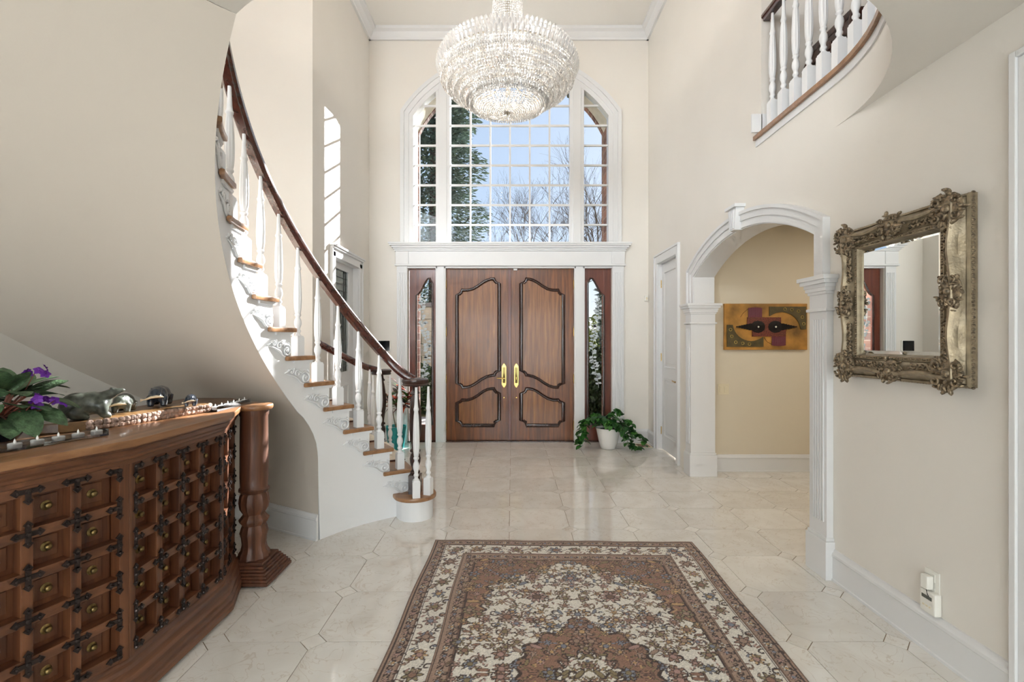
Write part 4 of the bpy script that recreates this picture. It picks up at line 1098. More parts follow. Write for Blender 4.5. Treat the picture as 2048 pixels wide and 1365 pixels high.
# frieze, cornice and base mouldings follow the facets
FP3 = lambda z: [(p.x, p.y, z) for p in FP]
build('frieze', MB().sweep(FP3(HT - .03), [(-.05, -.105), (.0, -.105), (.0, -.075), (.006, -.07), (.006, -.055), (.012, -.05), (.014, -.04), (.022, -.03), (.026, -.012), (.036, -.006), (.036, 0), (-.05, 0)]), 'cabh', cab, smooth=25)
build('base_moulding', MB().sweep(FP3(0), [(-.05, .02), (.056, .02), (.056, .045), (.048, .052), (.05, .07), (.04, .08), (.042, .1), (.03, .112), (.024, .135), (.012, .145), (.012, .16), (.0, .17), (.0, .19), (-.05, .19)]), 'cabh', cab, smooth=25)
build('plinth', MB().sweep(FP3(0), [(-.06, 0), (.03, 0), (.03, .03), (-.06, .03)]), 'cab', cab)
zr0, zr1, nrow = .195, .912, 5; ph_ = (zr1 - zr0) / nrow
def clamp_mesh(arms):
    mb = MB(); w = .0075
    for (ux, uz) in arms:
        px, pz = -uz, ux
        mb.prism_xz([(px * w * s1 + ux * q, pz * w * s1 + uz * q) for s1, q in ((-1, 0), (-1, .026), (1, .026), (1, 0))], 0, .006)
        mb.prism_xz([(ux * .02, uz * .02), (ux * .031 + px * .0135, uz * .031 + pz * .0135), (ux * .046, uz * .046), (ux * .031 - px * .0135, uz * .031 - pz * .0135)], 0, .006)
        mb.ell((ux * .03, .007, uz * .03), (.0055, .005, .0055), None, 8, 4)
    mb.ell((0, .007, 0), (.0085, .008, .0085), None, 8, 4)
    return mb.mesh('iron_clamp', 'black_iron', smooth=40)
CM = {}
knob = MB().lathe([(.017, 0), (.017, .002), (.013, .004), (.008, .005), (.008, .01), (.0115, .014), (.0105, .018), (.006, .022), (0, .0225)], 14).mesh('knob', 'oldbrass', smooth=45)
def facet(p, q, ncol, e0, e1):
    p, q = Vector((*p, 0)), Vector((*q, 0)); d = (q - p).normalized(); L = (q - p).length; n = Vector((d.y, -d.x, 0))
    Fm = frame(p, d, n, (0, 0, 1))      # local: x along, y outward, z up
    xa, xb = e0, L - e1; pw = (xb - xa) / ncol; sw = .017
    def lb(a, b): return MB().box(a, b)
    build('stile', lb((0, -.05, .17), (xa + .0, .006, .93)), 'cab', cab, T=Fm, bevel=.002); build('stile', lb((xb, -.05, .17), (L, .006, .93)), 'cab', cab, T=Fm, bevel=.002)
    pm = MB().box((-pw / 2 + .004, -.0525, -ph_ / 2 + .004), (pw / 2 - .004, -.042, ph_ / 2 - .004)).box((-pw / 2 + .034, -.043, -ph_ / 2 + .034), (pw / 2 - .034, -.037, ph_ / 2 - .034)).mesh('panel', 'cab', bevel=.003)
    for i in range(ncol):
        for j in range(nrow):
            c = Matrix.Translation((xa + (i + .5) * pw, 0, zr0 + (j + .5) * ph_))
            o = put('panel', pm, cab, Fm @ c)
            put('knob', knob, o, Fm @ c @ frame((0, -.037, 0), (1, 0, 0), (0, 0, -1), (0, 1, 0)))
    for i in range(1, ncol): build('lattice_strip', lb((xa + i * pw - sw, -.052, zr0 - .02), (xa + i * pw + sw, .0, zr1 + .02)), 'cab', cab, T=Fm, bevel=.002)
    for j in range(nrow + 1):
        z = zr0 + j * ph_; build('lattice_strip', lb((xa - .004, -.050, z - sw), (xb + .004, .003, z + sw)), 'cabh', cab, T=Fm, bevel=.002)
    for i in range(ncol + 1):
        for j in range(nrow + 1):
            arms = []
            if i > 0: arms.append((-1, 0))
            if i < ncol: arms.append((1, 0))
            if j > 0: arms.append((0, -1))
            if j < nrow: arms.append((0, 1))
            k = tuple(arms)
            if k not in CM: CM[k] = clamp_mesh(arms)
            put('iron_clamp', CM[k], cab, Fm @ Matrix.Translation((xa + i * pw, .004, zr0 + j * ph_)))
facet(FP[0], FP[1], 4, .014, .034); facet(FP[1], FP[2], 4, .03, .024); facet(FP[2], FP[3], 2, .02, .02)
# corner post with carved foot
pc = Vector((-1.545, 2.925, 0))
pp = [(.088, .12), (.085, .15), (.072, .17), (.066, .2), (.07, .24), (.078, .27), (.07, .30), (.064, .315), (.08, .335), (.083, .35), (.07, .365), (.06, .38), (.078, .41), (.084, .45), (.078, .49), (.07, .505), (.084, .515), (.084, .53), (.074, .54), (.078, .6), (.077, .8), (.075, .96), (.08, .97), (.08, 1.0)]
po = build('post', MB().lathe(pp, 24, Matrix.Translation(pc), lambda z: .13 if z < .53 else 0), 'post', cab, smooth=50, label='round carved corner post')
mb = MB()
for k, (h, z0, z1) in enumerate(((.155, .012, .03), (.15, .03, .045), (.14, .045, .06), (.132, .06, .075), (.12, .075, .09), (.112, .09, .105), (.1, .105, .122))): mb.box((pc.x - h, pc.y - h, z0), (pc.x + h, pc.y + h, z1))
build('foot', mb, 'post', po, bevel=.004)
build('foot_glide', MB().lathe([(.13, 0), (.13, .012)], 24, Matrix.Translation(pc)), 'dark', po)
build('cap', MB().lathe([(.098, HT - .028), (.104, HT - .02), (.104, HT - .004), (.1, HT + .001), (0, HT + .001)], 28, Matrix.Translation(pc)), 'cabtop', po, smooth=40)

# ------------------------------------------------------------------ things on the cabinet
def barkmat():
    return plain('bark', (150, 128, 116), .9, spec=.1, var=.35, vscale=38, bump=1., bscale=70)
M['bark'] = barkmat(); M['slab'] = wood('slab_wood', (104, 74, 44), (158, 120, 76), 'y', .6, .3, .3, .05)
slab = emp('live_edge_slab', (-1.78, 2.3, HT), label='live edge wooden slab carrying the carved stone bears', cat='slab')
fr = [(-1.93, 1.97), (-1.86, 2.0), (-1.80, 2.06), (-1.745, 2.16), (-1.72, 2.26), (-1.70, 2.36), (-1.672, 2.45), (-1.645, 2.53), (-1.62, 2.6), (-1.645, 2.655)]
bk = [(-1.76, 2.64), (-1.86, 2.6), (-1.94, 2.4), (-1.96, 2.2), (-1.975, 2.05)]
build('slab_board', MB().prism(fr + bk, HT + .001, HT + .042), 'slab', slab, bevel=.004)
mb = MB(); rb = random.Random(2)
for a, b in zip(fr[2:-1], fr[3:]):
    for k in range(4):
        for r in range(2):
            w = (k + .5) / 4; x = a[0] + (b[0] - a[0]) * w; y = a[1] + (b[1] - a[1]) * w
            mb.ell((0, 0, 0), (.008 + .006 * rb.random(), .017, .011 + .004 * rb.random()), Matrix.Translation((x + .002, y, HT + .012 + r * .019)) @ Matrix.Rotation(math.atan2(b[1] - a[1], b[0] - a[0]) - PI / 2 + rb.uniform(-.4, .4), 4, 'Z'), 7, 5)
build('bark_edge', mb, 'bark', slab, smooth=30)
M['jade'] = plain('grey_green_stone', (66, 70, 62), .36, spec=.5, var=.35, vscale=45, coat=.15)
M['bluestone'] = plain('blue_black_stone', (40, 48, 60), .2, spec=.6, var=.35, vscale=40, coat=.3)
M['fish'] = plain('bone_fish', (225, 205, 175), .4)
def remesh(o, v):
    m_ = o.modifiers.new('remesh', 'REMESH'); m_.mode = 'VOXEL'; m_.voxel_size = v; m_.use_smooth_shade = True
    s_ = o.modifiers.new('smooth', 'SMOOTH'); s_.factor = .5; s_.iterations = 5
# bears modelled facing +x, unit length about 1
def bear(name, pose, mat, loc, yaw, size, label, fish=True):
    mb = MB(); E = lambda c, r: mb.ell(c, r, None, 14, 10)
    if pose == 'sit':      # stretched, head lifted, weight on the front paws
        E((-.22, 0, .27), (.29, .22, .27)); E((0, 0, .31), (.27, .2, .24)); E((.14, 0, .33), (.18, .17, .2))
        mb.tube([(.1, 0, .34), (.24, 0, .44), (.36, 0, .5)], [.16, .12, .1], 14); E((.37, 0, .51), (.11, .095, .085)); E((.47, 0, .54), (.085, .055, .05))
        for s_ in (-1, 1):
            mb.tube([(.12, s_ * .1, .3), (.17, s_ * .12, .14), (.2, s_ * .12, .05), (.32, s_ * .12, .035)], [.14, .11, .08, .045], 12)
            mb.tube([(-.26, s_ * .13, .2), (-.22, s_ * .17, .1), (-.12, s_ * .17, .04), (-.03, s_ * .17, .035)], [.17, .13, .08, .05], 12); E((.31, s_ * .075, .595), (.03, .03, .035))
        fm = Matrix.Translation((.53, 0, .52))
    else:
        E((-.12, 0, .34), (.33, .24, .24)); E((.16, 0, .36), (.26, .22, .22)); E((-.3, 0, .34), (.2, .2, .2)); E((.38, 0, .40), (.15, .15, .145)); E((.5, 0, .34), (.09, .085, .07))
        for s_ in (-1, 1):
            mb.tube([(.22, s_ * .14, .3), (.24, s_ * .15, .12), (.27, s_ * .15, .03)], [.12, .09, .085], 12); mb.tube([(-.3, s_ * .14, .3), (-.31, s_ * .15, .12), (-.27, s_ * .15, .03)], [.14, .1, .09], 12); E((.36, s_ * .11, .53), (.03, .035, .04))
        fm = Matrix.Translation((.57, 0, .31))
    for i, v in enumerate(mb.v): mb.v[i] = (v[0] * size, v[1] * size, max(0, v[2]) * size)
    t = emp(name, loc, label=label, cat='figurine')
    B = Matrix.Translation(loc) @ Matrix.Rotation(yaw, 4, 'Z')
    o = build('body', mb, mat, t, T=B); remesh(o, size * .03)
    if fish:
        f = MB(); yy = [(-.2, .2), (-.1, .33), (.05, .36), (.18, .25), (.24, .1), (.31, .3), (.33, -.1)]
        f.tube([(0, -.26, -.06), (0, -.2, -.045), (0, -.08, 0), (.01, .06, .02), (0, .2, .005), (0, .24, 0)], [.008, .022, .034, .036, .02, .006], 8)
        f.prism([(-.008, 0), (.008, 0), (.008, .008), (-.008, .008)], 0, .001)
        f.add([(0, -.24, -.055), (.004, -.34, -.02), (.004, -.34, -.11), (-.004, -.3, -.06)], [(0, 1, 3), (0, 3, 2), (0, 2, 1)])
        f.v = [(v[0] * size, v[1] * size * .9, v[2] * size) for v in f.v]
        build('fish', f, 'fish', t, T=B @ Matrix.Translation(fm.translation * size), smooth=50, label='pale bone fish held in the jaws')
zb = HT + .0425
bear('stone_bear', 'sit', 'jade', (-1.835, 2.13, zb), R_(42), .215, 'largest grey green stone bear stretching its head up', False)
bear('stone_bear', 'walk', 'jade', (-1.83, 2.30, zb), R_(-66), .155, 'grey green stone bear behind the stretching bear, fish in mouth')
bear('stone_bear', 'walk', 'bluestone', (-1.82, 2.52, zb), R_(-66), .185, 'tall blue black stone bear holding a long pale fish')
bear('stone_bear', 'walk', 'bluestone', (-1.655, 2.515, zb), R_(-60), .11, 'smallest blue black stone bear at the end of the slab')
M['wax'] = plain('tealight_white', (238, 238, 240), .45); M['flame'] = plain('flame_tip', (242, 240, 236), .4)
ORD = ['first', 'second', 'third', 'fourth', 'fifth', 'sixth', 'seventh']
def tealights(p, q, n, lab, tlab, grp):
    p, q = Vector((*p, HT + .0008)), Vector((*q, HT + .0008)); d = (q - p).normalized(); L = (q - p).length; s_ = Vector((-d.y, d.x, 0))
    t = emp('tealight_tray', (p + q) / 2, label=lab, cat='candle holder')
    Fm = frame(p, d, s_, (0, 0, 1)); w = .025
    build('tray', MB().box((-.028, -w, 0), (L + .028, w, .007)).box((-.028, -w, .007), (L + .028, -w + .003, .026)).box((-.028, w - .003, .007), (L + .028, w, .026)).box((-.028, -w + .003, .007), (-.024, w - .003, .026)).box((L + .024, -w + .003, .007), (L + .028, w - .003, .026)), 'clear', t, T=Fm)
    cm = MB().lathe([(.0185, 0), (.0192, .014), (.017, .016), (.0, .0155)], 18).mesh('cup', 'wax', smooth=40)
    fm = MB().lathe([(.002, 0), (.0042, .004), (.0028, .010), (.0, .017)], 8).mesh('flame', 'flame', smooth=50)
    for i in range(n):
        c = p + (q - p) * i / (n - 1); T = Matrix.Translation((c.x, c.y, HT + .0085))
        e = emp('tealight', (c.x, c.y, HT + .0085), label=tlab % ORD[i], cat='candle', group=grp)
        put('cup', cm, e, T); put('flame', fm, e, T @ Matrix.Translation((0, 0, .0155)))
tealights((-1.655, 1.945), (-1.768, 1.575), 7, 'clear acrylic tealight tray along the near edge of the cabinet', '%s white tealight in the near tray, counted from the bears towards the violet', 'tealights in the near tray')
tealights((-1.605, 2.64), (-1.625, 2.965), 6, 'sunlit clear acrylic tealight tray by the corner post', '%s white tealight in the sunlit tray, counted towards the corner post', 'tealights in the sunlit tray')
# African violet
M['vleaf'] = plain('violet_leaf', (74, 98, 68), .55, spec=.4, var=.32, vscale=34, bump=.5, bscale=130)
M['vpetal'] = plain('violet_petal', (98, 34, 142), .6); M['vstem'] = plain('violet_stem', (120, 74, 60), .5); M['potdark'] = plain('dark_blue_pot', (24, 27, 36), .25, spec=.6)
M['soil'] = plain('soil', (52, 40, 32), .95)
def blade(L, Wd, cup=.2, tip=1., heart=0., n=7, droop=.2, fold=.15):
    vs = []; fs = []; m_ = 5
    for i in range(n + 1):
        u = i / n; w = Wd * (math.sin(PI * min(1, u ** .75 * .97 + .03)) ** (.62 if not heart else .5)) * (1 if u < .6 else (1 - tip * .25 * (u - .6) / .4))
        if i == n: w = .0006
        x = L * u - heart * L * .12 * (1 if i == 0 else 0)
        for k in range(m_):
            s_ = -1 + 2 * k / (m_ - 1); vs.append((x - heart * abs(s_) * L * .1 * (1 - u), s_ * w, -droop * L * u * u + fold * abs(s_) * w + cup * .0))
    for i in range(n):
        for k in range(m_ - 1): fs.append((i * m_ + k, i * m_ + k + 1, (i + 1) * m_ + k + 1, (i + 1) * m_ + k))
    return vs, fs
def leafmesh(name, mat, **k):
    mb = MB(); vs, fs = blade(**k); mb.add(vs, fs); nv = len(vs); mb.add([(x, y, z - .0012) for x, y, z in vs], [f[::-1] for f in fs])
    return mb.mesh(name, mat, smooth=70, fix=False)
vc = Vector((-1.955, 1.85, HT))
vi = emp('potted_violet', vc, label='African violet with purple flowers in a dark blue pot', cat='potted plant')
build('pot', MB().lathe([(.055, .001), (.07, .02), (.088, .06), (.098, .095), (.1, .1), (.094, .1), (.088, .085), (0, .085)], 28, Matrix.Translation(vc)), 'potdark', vi, smooth=40)
build('soil', MB().lathe([(.086, .084), (.05, .092), (0, .094)], 20, Matrix.Translation(vc)), 'soil', vi, smooth=40)
lv = [leafmesh('leaf', 'vleaf', L=.095, Wd=.040, heart=.5, droop=.25, fold=.14), leafmesh('leaf', 'vleaf', L=.105, Wd=.043, heart=.5, droop=.5, fold=.05)]
rv = random.Random(11)
for k, (cnt, el, r0, dz) in enumerate(((8, .95, .05, .16), (11, .5, .095, .155), (13, .12, .13, .12), (13, -.25, .145, .085))):
    for i in range(cnt):
        a = 2 * PI * (i + .5 * (k % 2)) / cnt + rv.uniform(-.15, .15); e = el + rv.uniform(-.15, .15)
        if k > 1 and R_(30) < a % (2 * PI) < R_(105): continue
        st_p = Vector((.02 * math.cos(a), .02 * math.sin(a), .085)); en = Vector((r0 * math.cos(a), r0 * math.sin(a), dz + rv.uniform(-.01, .015) + .02))
        build('petiole', MB().tube([vc + st_p, vc + (st_p + en) / 2 + Vector((0, 0, .012)), vc + en], .0035, 6), 'vstem', vi, smooth=60)
        T = Matrix.Translation(vc + en) @ Matrix.Rotation(a, 4, 'Z') @ Matrix.Rotation(-e, 4, 'Y') @ Matrix.Rotation(rv.uniform(-.35, .35), 4, 'X') @ Matrix.Scale(rv.uniform(.95, 1.25), 4)
        put('leaf', lv[(i + k) % 2], vi, T)
pet = MB()
for i in range(5): vs, fs = blade(.019, .0095, droop=.2, n=4); pet.add(vs, fs, Matrix.Rotation(i * 2 * PI / 5, 4, 'Z'))
pet.ell((0, 0, .002), (.003, .003, .003), None, 6, 4); pm_ = pet.mesh('flower', 'vpetal', smooth=60, fix=False)
for base_, cnt in ((Vector((.11, .04, .26)), 5), (Vector((.19, -.04, .16)), 5), (Vector((.2, .02, .15)), 3)):
    for i in range(cnt):
        o = base_ + Vector((rv.uniform(-.03, .03), rv.uniform(-.03, .03), rv.uniform(-.02, .02)))
        put('flower', pm_, vi, Matrix.Translation(vc + o) @ Matrix.Rotation(rv.uniform(0, 6), 4, 'Z') @ Matrix.Rotation(R_(60) + rv.uniform(-.5, .5), 4, 'X'))
    build('flower_stem', MB().tube([vc + Vector((0, 0, .09)), vc + base_ * .6, vc + base_], .002, 5), 'vstem', vi)

# ------------------------------------------------------------------ gilt mirror
M['gilt'] = plain('aged_gilt', (150, 136, 112), .42, metal=.5, var=.12, vscale=30, bump=.2, bscale=90)
M['giltdark'] = plain('dark_gilt_carving', (124, 110, 90), .4, metal=.55, var=.4, vscale=70, bump=.3, bscale=120)
mm, t, b = new_mat('mirror_silver'); b.inputs['Base Color'].default_value = (.9, .92, .9, 1); b.inputs['Metallic'].default_value = 1; b.inputs['Roughness'].default_value = .01; M['mirror'] = mm
mir = emp('wall_mirror', (RX, 2.36, 1.22), label='ornate gilt mirror with carved frame on the right wall', cat='mirror')
MF = frame((RX - .001, 2.36, 1.618), (0, 1, 0), (-1, 0, 0), (0, 0, 1))
hw_, hh_ = .37, .40
prf = [(0, 0), (0, .03), (.01, .036), (.014, .03), (.018, .05), (.02, .072), (.03, .085), (.042, .083), (.06, .066), (.08, .05), (.094, .044), (.098, .052), (.116, .052), (.12, .04), (.12, .0)]
mb = MB(); vs = []; fs = []; ns_ = 28
per = []
for sx_, sy_, dx_, dy_ in ((-1, -1, 1, 0), (1, -1, 0, 1), (1, 1, -1, 0), (-1, 1, 0, -1)):
    for i in range(ns_): per.append((sx_, sy_, dx_, dy_, i / ns_))
np_ = len(per)
for (ins, dep) in prf:
    for sx_, sy_, dx_, dy_, u in per:
        x = sx_ * (hw_ - ins) + dx_ * 2 * (hw_ - ins) * u; z = sy_ * (hh_ - ins) + dy_ * 2 * (hh_ - ins) * u
        wv = -.016 * (.5 - .5 * math.cos(4 * PI * u)) ** 1.5 if .018 <= ins <= .043 else 0
        if dx_: z += sy_ * wv
        else: x += sx_ * wv
        vs.append((x, dep, z))
m_ = len(prf)
for k in range(m_ - 1):
    for i in range(np_): j = (i + 1) % np_; fs.append((k * np_ + i, k * np_ + j, (k + 1) * np_ + j, (k + 1) * np_ + i))
mb.add(vs, fs); build('frame', mb, 'gilt', mir, smooth=35, T=MF)
gx_, gz_ = hw_ - .117, hh_ - .117
mb = MB(); o_ = [(-gx_, .028, -gz_), (gx_, .028, -gz_), (gx_, .028, gz_), (-gx_, .028, gz_)]; i_ = [(x * (1 - .026 / gx_), .034, z * (1 - .026 / gz_)) for x, _, z in o_]
mb.add(o_ + i_, [(0, 1, 5, 4), (1, 2, 6, 5), (2, 3, 7, 6), (3, 0, 4, 7), (4, 5, 6, 7)]); build('mirror_glass', mb, 'mirror', mir, T=MF)
mb = MB()
bx_, bz_ = hw_ - .107, hh_ - .107
for s_ in (-1, 1):
    for i in range(int(2 * bx_ / .0125) + 1): mb.ell((-bx_ + i * .0125, .052, s_ * bz_), (.0048, .006, .0048), None, 6, 4)
    for i in range(int(2 * bz_ / .0125) + 1): mb.ell((s_ * bx_, .052, -bz_ + i * .0125), (.0048, .006, .0048), None, 6, 4)
build('bead_trim', mb, 'giltdark', mir, smooth=60, T=MF, kind='stuff')
mb = MB()
for s_ in (-1, 1):
    for i in range(int(2 * hw_ / .016) + 1): mb.ell((-hw_ + i * .016, .018, s_ * hh_), (.007, .01, .004), None, 6, 4)
    for i in range(int(2 * hh_ / .016) + 1): mb.ell((s_ * hw_, .018, -hh_ + i * .016), (.004, .01, .007), None, 6, 4)
build('rope_edge', mb, 'giltdark', mir, smooth=60, T=MF, kind='stuff')
def cartouche(r, seed, wide=1.):
    rnd = random.Random(seed); mb = MB()
    mb.ell((0, -.004, 0), (r * .8 * wide, .014, r * .8), None, 16, 8); mb.ell((0, .012, 0), (r * .24, .014, r * .24), None, 10, 6)
    for i in range(40):
        a = rnd.uniform(0, 6.28); q = rnd.uniform(.25, .98) ** .7; s_ = rnd.uniform(.75, 1.2)
        mb.ell((0, 0, 0), (r * .2 * s_, .011, r * .075 * s_), Matrix.Translation((math.cos(a) * r * q * wide, .014 - .013 * q, math.sin(a) * r * q)) @ Matrix.Rotation(-(a + rnd.uniform(-1.1, 1.1)), 4, 'Y'), 7, 5)
    for s_ in (-1, 1):
        for v_ in (-1, 1):
            mb.tube([(s_ * (r * .5 * wide + r * .26 * (1 - q / 14) * math.cos(q * .5)), .014, v_ * (r * .26 * (1 - q / 14) * math.sin(q * .5) + r * .35)) for q in range(15)], [r * .07 * (1 - .5 * q / 14) for q in range(15)], 6)
    return mb.mesh('cartouche', 'giltdark', smooth=60)
cc = cartouche(.088, 1); cs = cartouche(.068, 2, 1.3)
for sx_ in (-1, 1):
    for sz_ in (-1, 1): put('cartouche', cc, mir, MF @ Matrix.Translation((sx_ * (hw_ - .055), .072, sz_ * (hh_ - .055))))
for sx_ in (-1, 1): put('cartouche', cs, mir, MF @ Matrix.Translation((sx_ * (hw_ - .048), .072, 0)) @ Matrix.Rotation(PI / 2, 4, 'Y')); put('cartouche', cs, mir, MF @ Matrix.Translation((0, .072, sx_ * (hh_ - .048))))
def spray():
    mb = MB(); rnd = random.Random(4)
    for i in range(34):
        u = i / 33; mb.ell((0, 0, 0), (.015, .009, .0055), Matrix.Translation((-.085 + .17 * u, 0, .016 * math.sin(i * 2.1))) @ Matrix.Rotation(rnd.uniform(-1.2, 1.2), 4, 'Y'), 7, 5)
    return mb.mesh('leaf_spray', 'giltdark', smooth=60)
sp_ = spray()
for sx_ in (-1, 1):
    for sz_ in (-1, 1):
        put('leaf_spray', sp_, mir, MF @ Matrix.Translation((sx_ * .19, .062, sz_ * (hh_ - .066)))); put('leaf_spray', sp_, mir, MF @ Matrix.Translation((sx_ * (hw_ - .066), .062, sz_ * .2)) @ Matrix.Rotation(PI / 2, 4, 'Y'))

# ------------------------------------------------------------------ relief art in the hall
M['artgold'] = plain('mottled_gold_ground', (158, 114, 52), .55, var=.3, vscale=5); M['olive'] = plain('olive_panel', (84, 72, 42), .55, var=.15, vscale=20)
M['maroon'] = plain('maroon_ribs', (106, 36, 52), .3, spec=.6); M['rustpat'] = plain('rust_pattern', (92, 42, 30), .45, var=.5, vscale=90, bump=.5, bscale=120)
M['shell'] = plain('black_shell', (26, 20, 18), .55, spec=.3); M['ringc'] = plain('brass_ring', (196, 170, 96), .4, metal=.5); M['stud'] = plain('white_stud', (238, 232, 220), .3)
art = emp('relief_art', (2.73, 5.279, 1.315), label='gold mixed media relief panel hanging on the hallway wall', cat='wall art')
AY = 5.246
def A(x, y): return (2.284 + (x - 185) / 1680 * .891, 1.812 - (y - 190) / 925 * .497)
build('board', MB().box((2.284, AY, 1.315), (3.175, 5.279, 1.812)), 'artgold', art, bevel=.003)
def arcp(c, r, a0, a1, n=10): return [(c[0] + r * math.cos(R_(a0 + (a1 - a0) * i / n)), c[1] + r * math.sin(R_(a0 + (a1 - a0) * i / n))) for i in range(n + 1)]
bl = [(230, 615), (345, 615)] + arcp((720, 565), 375, 172, 50, 12) + [(968, 880), (970, 1055), (230, 1055)]
build('corner_panel', MB().prism_xz([A(*p) for p in bl], AY - .008, AY), 'olive', art)
tr = [(1090, 440), (1090, 250), (1835, 250), (1835, 705), (1727, 705)] + arcp((1340, 745), 385, -8, -125, 12)
build('corner_panel', MB().prism_xz([A(*p) for p in tr], AY - .008, AY), 'olive', art)
for p in ((300, 710), (325, 845), (405, 962), (545, 985), (682, 1000), (1402, 302), (1540, 312), (1675, 342), (1752, 460), (1780, 595)):
    x, z = A(*p); build('ring', MB().tube([(x + .015 * math.cos(q * PI / 8), AY - .009, z + .015 * math.sin(q * PI / 8)) for q in range(16)], .0035, 6, True), 'ringc', art, smooth=60)
for r0 in ((640, 465, 1320, 640), (740, 640, 1420, 848)):
    a, b_ = A(r0[0], r0[3]), A(r0[2], r0[1]); build('pattern_block', MB().box((a[0], AY - .012, a[1]), (b_[0], AY, b_[1])), 'rustpat', art)
for (x0, x1, y0, y1) in ((660, 940, 280, 468), (1135, 1420, 848, 1025)):
    for i in range(13):
        x = x0 + (x1 - x0) * (i + .5) / 13; bow = 14 * math.sin(PI * (i + .5) / 13)
        p, q = A(x, y0 - (bow if y0 < 400 else 0)), A(x, y1 + (bow if y0 > 400 else 0)); build('rib', MB().tube([(p[0], AY - .006, p[1]), (q[0], AY - .006, q[1])], .0058, 6), 'maroon', art, smooth=60)
for cx_, sg in ((850, -1), (1205, 1)):
    c_ = A(cx_, 655); mb = MB(); mb.ell((c_[0], AY - .012, c_[1]), (.08, .007, .066), None, 24, 6)
    for i in range(22): a = 2 * PI * i / 22; mb.tube([(c_[0] + .014 * math.cos(a), AY - .019, c_[1] + .014 * math.sin(a)), (c_[0] + .076 * math.cos(a), AY - .013, c_[1] + .062 * math.sin(a))], .003, 4)
    for k in range(6): w = .036 - .006 * k; x_ = c_[0] + sg * (.06 + .027 * k); mb.box((min(x_, x_ + sg * .034), AY - .016, c_[1] - w), (max(x_, x_ + sg * .034), AY - .002, c_[1] + w))
    sh = build('shell', mb, 'shell', art, smooth=30)
    build('stud', MB().prism_xz([(c_[0] - .011, c_[1]), (c_[0], c_[1] - .011), (c_[0] + .011, c_[1]), (c_[0], c_[1] + .011)], AY - .026, AY - .018), 'stud', sh)
for tri in (((505, 462), (560, 380), (650, 305)), ((985, 862), (1040, 950), (1130, 1000))):
    build('wire', MB().tube([(*[A(*p)[0]], AY - .003, A(*p)[1]) for p in tri], .002, 5), 'shell', art)

# ------------------------------------------------------------------ wall devices
M['plast'] = plain('white_plastic', (236, 234, 226), .35); M['ivoryp'] = plain('ivory_plastic', (226, 214, 186), .35); M['screen'] = plain('grey_lcd', (92, 94, 88), .2); M['blackscreen'] = plain('black_screen', (12, 14, 20), .08, spec=.7)
t = emp('wall_outlet', (RX, 2.2, .25), label='white wall outlet above the baseboard by the mirror', cat='outlet')
build('cover_plate', MB().box((RX - .006, 2.165, .255), (RX, 2.24, .375)), 'plast', t, bevel=.002)
build('socket', MB().box((RX - .008, 2.185, .265), (RX - .005, 2.22, .30)).box((RX - .008, 2.185, .325), (RX - .005, 2.22, .36)), 'plast', t)
t = emp('plug_adapter', (RX - .02, 2.21, .30), label='white plug adapter pushed into the wall outlet', cat='plug')
build('adapter_body', MB().box((RX - .04, 2.188, .292), (RX - .0085, 2.226, .352)), 'plast', t, bevel=.006); build('cord', MB().tube([(RX - .03, 2.205, .293), (RX - .035, 2.19, .27), (RX - .03, 2.17, .25), (RX - .028, 2.168, .235)], .002, 6), 'dark', t)
t = emp('gas_detector', (RX - .03, 2.19, .185), label='white plug-in detector with grey screen resting on the baseboard', cat='detector')
build('case', MB().box((RX - .034, 2.155, .186), (RX - .001, 2.235, .285)), 'plast', t, bevel=.007)
build('screen', MB().box((RX - .0355, 2.17, .25), (RX - .033, 2.222, .265)), 'screen', t)
for k in range(3): build('button', MB().box((RX - .0355, 2.175 + k * .017, .215), (RX - .033, 2.185 + k * .017, .222)), 'ivoryp', t)
t = emp('keypad_panel', (-1.775, FY, 1.27), label='black touchscreen panel on the far wall beside the left pilaster', cat='panel')
build('housing', MB().box((-1.865, FY - .018, 1.265), (-1.685, FY - .0005, 1.42)), 'plast', t, bevel=.004); build('screen', MB().box((-1.857, FY - .0205, 1.272), (-1.70, FY - .017, 1.413)), 'blackscreen', t)
t = emp('wall_sensor', (1.875, FY, 1.98), label='small white sensor high in the far right corner', cat='sensor')
build('body', MB().box((1.84, FY - .045, 1.965), (1.89, FY - .0005, 2.04)), 'plast', t, bevel=.01); build('lens', MB().ell((1.865, FY - .045, 2.0), (.014, .006, .02)), 'ivoryp', t, smooth=60)
t = emp('light_switch', (2.283, 5.28, .83), label='cream double rocker switch on the hallway wall', cat='switch')
build('cover_plate', MB().box((2.226, 5.272, .83), (2.342, 5.2795, .945)), 'ivoryp', t, bevel=.002)
for k in (0, 1): build('rocker', MB().box((2.242 + k * .048, 5.267, .852), (2.278 + k * .048, 5.273, .922)), 'ivoryp', t, bevel=.002)
t = emp('floor_vent', (1.76, 6.55, 0), label='small cream floor register near the far right corner', cat='vent')
build('vent_frame', MB().box((1.66, 6.44, .0005), (1.86, 6.46, .006)).box((1.66, 6.66, .0005), (1.86, 6.68, .006)).box((1.66, 6.46, .0005), (1.68, 6.66, .006)).box((1.84, 6.46, .0005), (1.86, 6.66, .006)), 'ivoryp', t)
for k in range(8): build('slat', MB().box((1.68, 6.467 + k * .024, .0006), (1.84, 6.480 + k * .024, .005)), 'tread', t)

